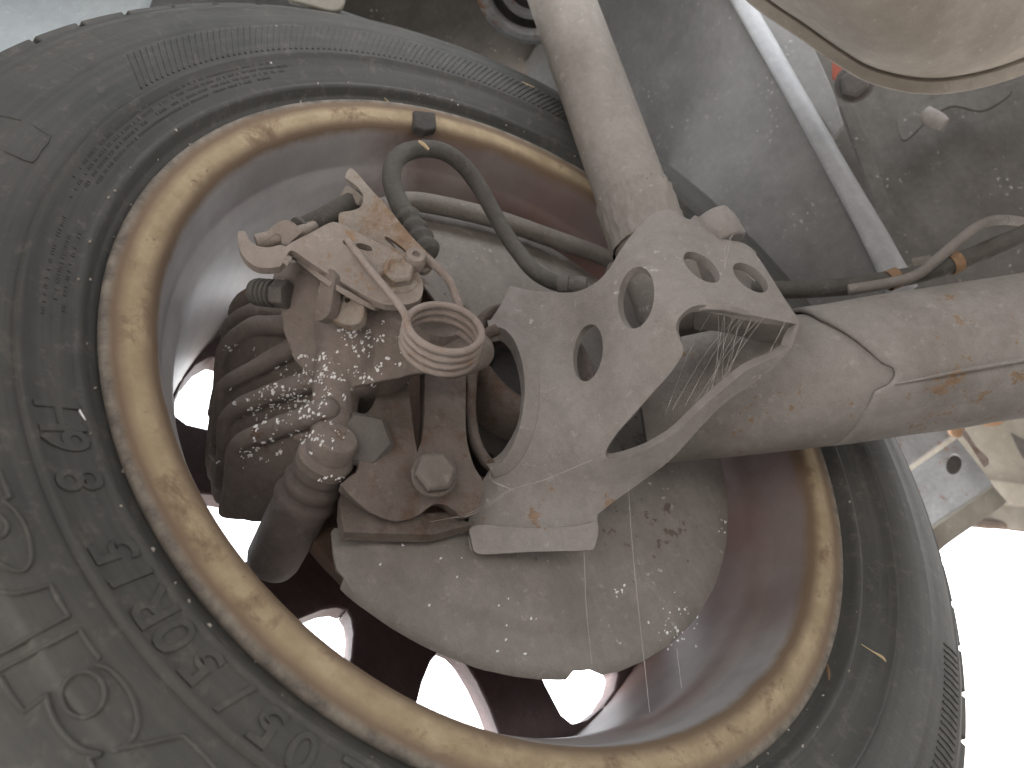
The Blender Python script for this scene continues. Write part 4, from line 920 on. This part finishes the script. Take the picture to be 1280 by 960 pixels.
def slab(x0, x1, y0, y1, z):
    v = [(x, y, zz) for zz in (z, z + 0.004) for x, y in ((x0, y0), (x1, y0), (x1, y1), (x0, y1))]
    return v, [(0, 1, 2, 3), (7, 6, 5, 4), (0, 1, 5, 4), (1, 2, 6, 5), (2, 3, 7, 6), (3, 0, 4, 7)]
link('underbody_blocker', mesh('underbody_blocker', *slab(0.31, 1.62, -0.85, 2.2, 0.58)), 'floor', fl, smooth=0)  # unseen sheet added overhead to block skylight
def wall(x0, x1, y0, y1, z0, z1):
    v = [(x, y, z) for z in (z0, z1) for x, y in ((x0, y0), (x1, y0), (x1, y1), (x0, y1))]
    return v, [(3, 2, 1, 0), (4, 5, 6, 7), (0, 1, 5, 4), (1, 2, 6, 5), (2, 3, 7, 6), (3, 0, 4, 7)]
link('rear_valance_blocker', mesh('rear_valance_blocker', *wall(-0.23, 1.62, -0.86, -0.856, 0.30, 0.88)), 'floor', fl, smooth=0)  # out-of-view wall added to cut the light from the rear
link('far_side_blocker', mesh('far_side_blocker', *wall(1.622, 1.626, -0.85, 2.2, 0.24, 0.62)), 'floor', fl, smooth=0)  # out-of-view wall added to cut the light from the far side
link('boot_floor_blocker', mesh('boot_floor_blocker', *slab(-0.23, 0.305, -0.85, 2.2, 0.88)), 'floor', fl, smooth=0)  # unseen sheet added to keep light from leaking in above
v, f = sweep([P(1140, 334, .50), P(1165, 330, .495)], .006, 6, 1); link('pipe_block', mesh('pipe_block', v, f), 'sill', fl, smooth=20, bev=0.0008)

muf = empty('muffler', 'large tan muffler shell with a folded seam overhead', 'muffler', P(1150, 60, .55))
mc = P(1165, -120, .60); mz = cdir(0.10, 1.0, 0.25); mx = cdir(1, -0.12, 0.10); my = mx.cross(mz).normalized(); mx = mz.cross(my).normalized() * (1 if mz.cross(my).dot(mx) > 0 else -1)
seam_px = [(880, -60), (940, 0), (1000, 42), (1050, 77), (1090, 99), (1150, 112), (1210, 108), (1280, 88), (1360, 50)]
def muffler():
    # stamped half shell: rows from the seam inwards, bulging towards the viewer
    sp = [np.array(p) for p in catmull([np.array(p, float) for p in seam_px], 10)]; cen = np.array((1150., -160.)); v = []; f = []
    prof = [(1.012, .012), (1.012, .004), (0.985, .002), (0.965, .0), (0.945, .002), (0.93, -.012), (0.88, -.038), (0.78, -.066), (0.62, -.09), (0.42, -.105), (0.2, -.112)]
    for p in sp:
        for k, o_ in prof:
            q = cen + (p - cen) * k; v.append(P(q[0], q[1], .565 + o_))
    m = len(prof)
    for i in range(len(sp) - 1):
        for j in range(m - 1): f.append((i * m + j, (i + 1) * m + j, (i + 1) * m + j + 1, i * m + j + 1))
    return v, f
v, f = muffler(); o = link('muffler_shell', mesh('muffler_shell', v, f), 'muffler', muf, smooth=60); md = o.modifiers.new('s', 'SOLIDIFY'); md.thickness = 0.002; md.offset = 0
sq = [P(x, y, .577) for x, y in seam_px]
v, f = sweep(sq, .0030, 12, 8); link('folded_seam', mesh('folded_seam', v, f), 'muffler', muf, smooth=60)

sill = empty('sill_panel', 'tan painted sill panel low behind the tyre', 'sill', P(1230, 655, .85))
sheet('sill_face', outline([(1060, 470, 1), (1560, 440, 1), (1560, 700, 1), (1280, 663, 1), (1230, 657), (1165, 651, 1), (1100, 640, 1)]), [], [(1100, 500, 1.02), (1280, 500, .95), (1230, 655, .97)], 0.004, 'sill', sill, step=40, bev=0.001)
v, f = sweep([P(x, y, .965) for x, y in ((1100, 645), (1165, 649), (1230, 655), (1290, 661), (1560, 700))], .006, 12, 4); link('sill_flange', mesh('sill_flange', v, f), 'knuckle', sill, smooth=60)
sheet('sill_opening_shade', outline([(1262, 540, 1), (1300, 560, 1), (1300, 590, 1), (1278, 572)]), [], [(1262, 540, .946), (1300, 560, .936), (1278, 572, .944)], 0.002, 'dark', sill, step=14)  # dark sheet laid on the sill, painting the shade of an opening
sheet('rust_patch', outline([(1226, 524, 1), (1240, 517), (1254, 527), (1246, 532), (1230, 532)]), [], [(1226, 524, .955), (1254, 527, .948), (1240, 532, .953)], 0.002, 'clip', sill, step=8)
sheet('sill_crease', outline([(1150, 590, 1), (1240, 600), (1330, 612, 1), (1330, 640, 1), (1240, 630), (1150, 622, 1)]), [], [(1150, 590, .985), (1330, 612, .915), (1240, 630, .945)], 0.006, 'sill', sill, step=20, bev=0.003)
jack = empty('jacking_bracket', 'pale grey channel bracket with one round hole beside the tyre', 'bracket', P(1165, 655, .80))
sheet('channel_face', outline([(1100, 612, 1), (1135, 591, 1), (1195, 549, 1), (1200, 552), (1237, 600), (1238, 606), (1231, 612), (1165, 656, 1), (1130, 680, 1)]), [ell(1192, 580, 10, 13, 10)], [(1130, 600, .84), (1196, 550, .83), (1236, 606, .79)], 0.004, 'channel', jack, step=16, bev=0.002)
sheet('channel_lip', outline([(1165, 656, 1), (1231, 612, 1), (1238, 606, 1), (1236, 612), (1172, 657), (1150, 676, 1)]), [], [(1165, 656, .803), (1232, 612, .788), (1236, 608, .79)], 0.02, 'sill', jack, step=12)
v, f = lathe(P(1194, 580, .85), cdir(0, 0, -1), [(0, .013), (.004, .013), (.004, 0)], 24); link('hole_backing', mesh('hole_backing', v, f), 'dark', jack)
sheet('upper_channel', outline([(1080, 540, 1), (1110, 518, 1), (1184, 516, 1), (1180, 532), (1190, 544, 1), (1135, 583, 1), (1090, 612, 1)]), [], [(1090, 560, .90), (1184, 518, .89), (1135, 583, .88)], 0.01, 'channel', jack, step=16, bev=0.003)
v, f = lathe(P(1193, 537, .83), cdir(-.1, .1, -1), [(0, .0075), (.008, .0075), (.009, .006), (.009, 0)], 20); link('bracket_bolt', mesh('bracket_bolt', v, f), 'clip', jack, bev=0.0006)
sheet('torn_edge', outline([(1204, 536, 1), (1210, 542), (1222, 560), (1234, 571), (1236, 580), (1230, 584, 1), (1222, 572), (1212, 556), (1203, 544)]), [], [(1204, 538, .80), (1234, 575, .785), (1222, 568, .79)], 0.003, 'knuckle', jack, step=8)

# =================================================================== COBWEBS AND DEBRIS
def web(strands, label):
    mb = MB()
    for st_ in strands: mb.add(*sweep([P(*p) for p in st_], 0.00009, 5, 6))
    o = mb.link('cobweb', 'web', None, smooth=0); tag(o, label, 'cobweb'); return o
web([[(520, 655, .345), (560, 648, .344), (590, 640, .343), (640, 612, .345), (680, 600, .348), (740, 575, .352)], [(560, 648, .344), (590, 643, .342), (630, 620, .344)], [(615, 582, .366), (613, 590, .36), (614, 600, .352), (640, 612, .345)]], 'twisted cobweb thread running from the hub carrier to the bracket')
web([[(730, 690, .352), (733, 760, .34), (740, 830, .335)], [(785, 600, .37), (792, 700, .345), (812, 890, .33)], [(846, 810, .34), (852, 860, .335)]], 'fine cobweb threads hanging down over the dust shield')
ws = []
for k in range(16):
    x0 = random.uniform(870, 985); x1 = x0 - random.uniform(-20, 90); ws.append([(x0, 385 + (x0 - 870) * 0.14, .354), ((x0 + x1) / 2, 440, .366), (x1, min(560, 470 + (960 - x1) * 0.35), .362)])
web(ws, 'fine cobweb threads stretched across the open slot of the bracket')
web([[(906, 342, .37), (906, 320, .368), (908, 305, .372), (916, 294, .376), (913, 300, .374), (904, 345, .371)]], 'single cobweb loop on the bolt head above the drilled holes')
def straw(pts, r, label, mat='straw', name='straw_scrap'):
    v, f = sweep(pts, r, 6, 3, squash=0.45); o = link(name, mesh(name, v, f), mat, None, smooth=50); tag(o, label, 'debris'); return o
def surf(x, y, X): return PX(x, y, X)
straw([P(523, 176, .407), P(529, 180, .408), P(536, 187, .409)], [.0006, .0010, .0007], 'straw scrap lying on top of the looping brake hose')
for pts, lab, mt, r in (([(1076, 806), (1090, 815), (1102, 822), (1107, 828)], 'pale straw scrap stuck to the tyre sidewall beyond the gold lip', 'straw', [.0004, .0007, .0016, .0005]),
                   ([(1033, 830), (1035, 840), (1037, 852)], 'brown wood chip wedged between tyre and gold lip', 'clip', [.0006, .0018, .0006]),
                   ([(97, 510), (102, 517), (108, 526)], 'white chip stuck to the sidewall above the raised size marking', 'flake', [.0003, .0010, .0004]),
                   ([(480, 122), (484, 127), (489, 131)], 'small straw scrap on the tyre bead above the gold lip', 'straw', [.0006, .0008, .0005]),
                   ([(347, 848), (352, 852), (358, 856)], 'pale lump of dirt in the bead groove beside the size marking', 'flake', [.0010, .0016, .0010]),
                   ([(652, 103), (660, 107), (668, 110)], 'straw scrap on the dark tyre shoulder beside the damper', 'straw', [.0006, .0009, .0005])):
    q = []
    for x, y in pts:
        h = hit(tb, x, y); q.append((h[0] + h[1] * 0.0006) if h[0] else PX(x, y, 0.004))
    straw(q, [k * 0.42 for k in r], lab, mt)
mb = MB()
for _ in range(70):
    a = random.uniform(0, 2 * math.pi); flake(mb, onwall(a, random.uniform(0.2035, 0.212), 0.0002), Vector((1, 0, 0)), random.uniform(0.0003, 0.0011))
o = mb.link('bead_grit', 'muffler', tyre, smooth=0); o['kind'] = 'stuff'
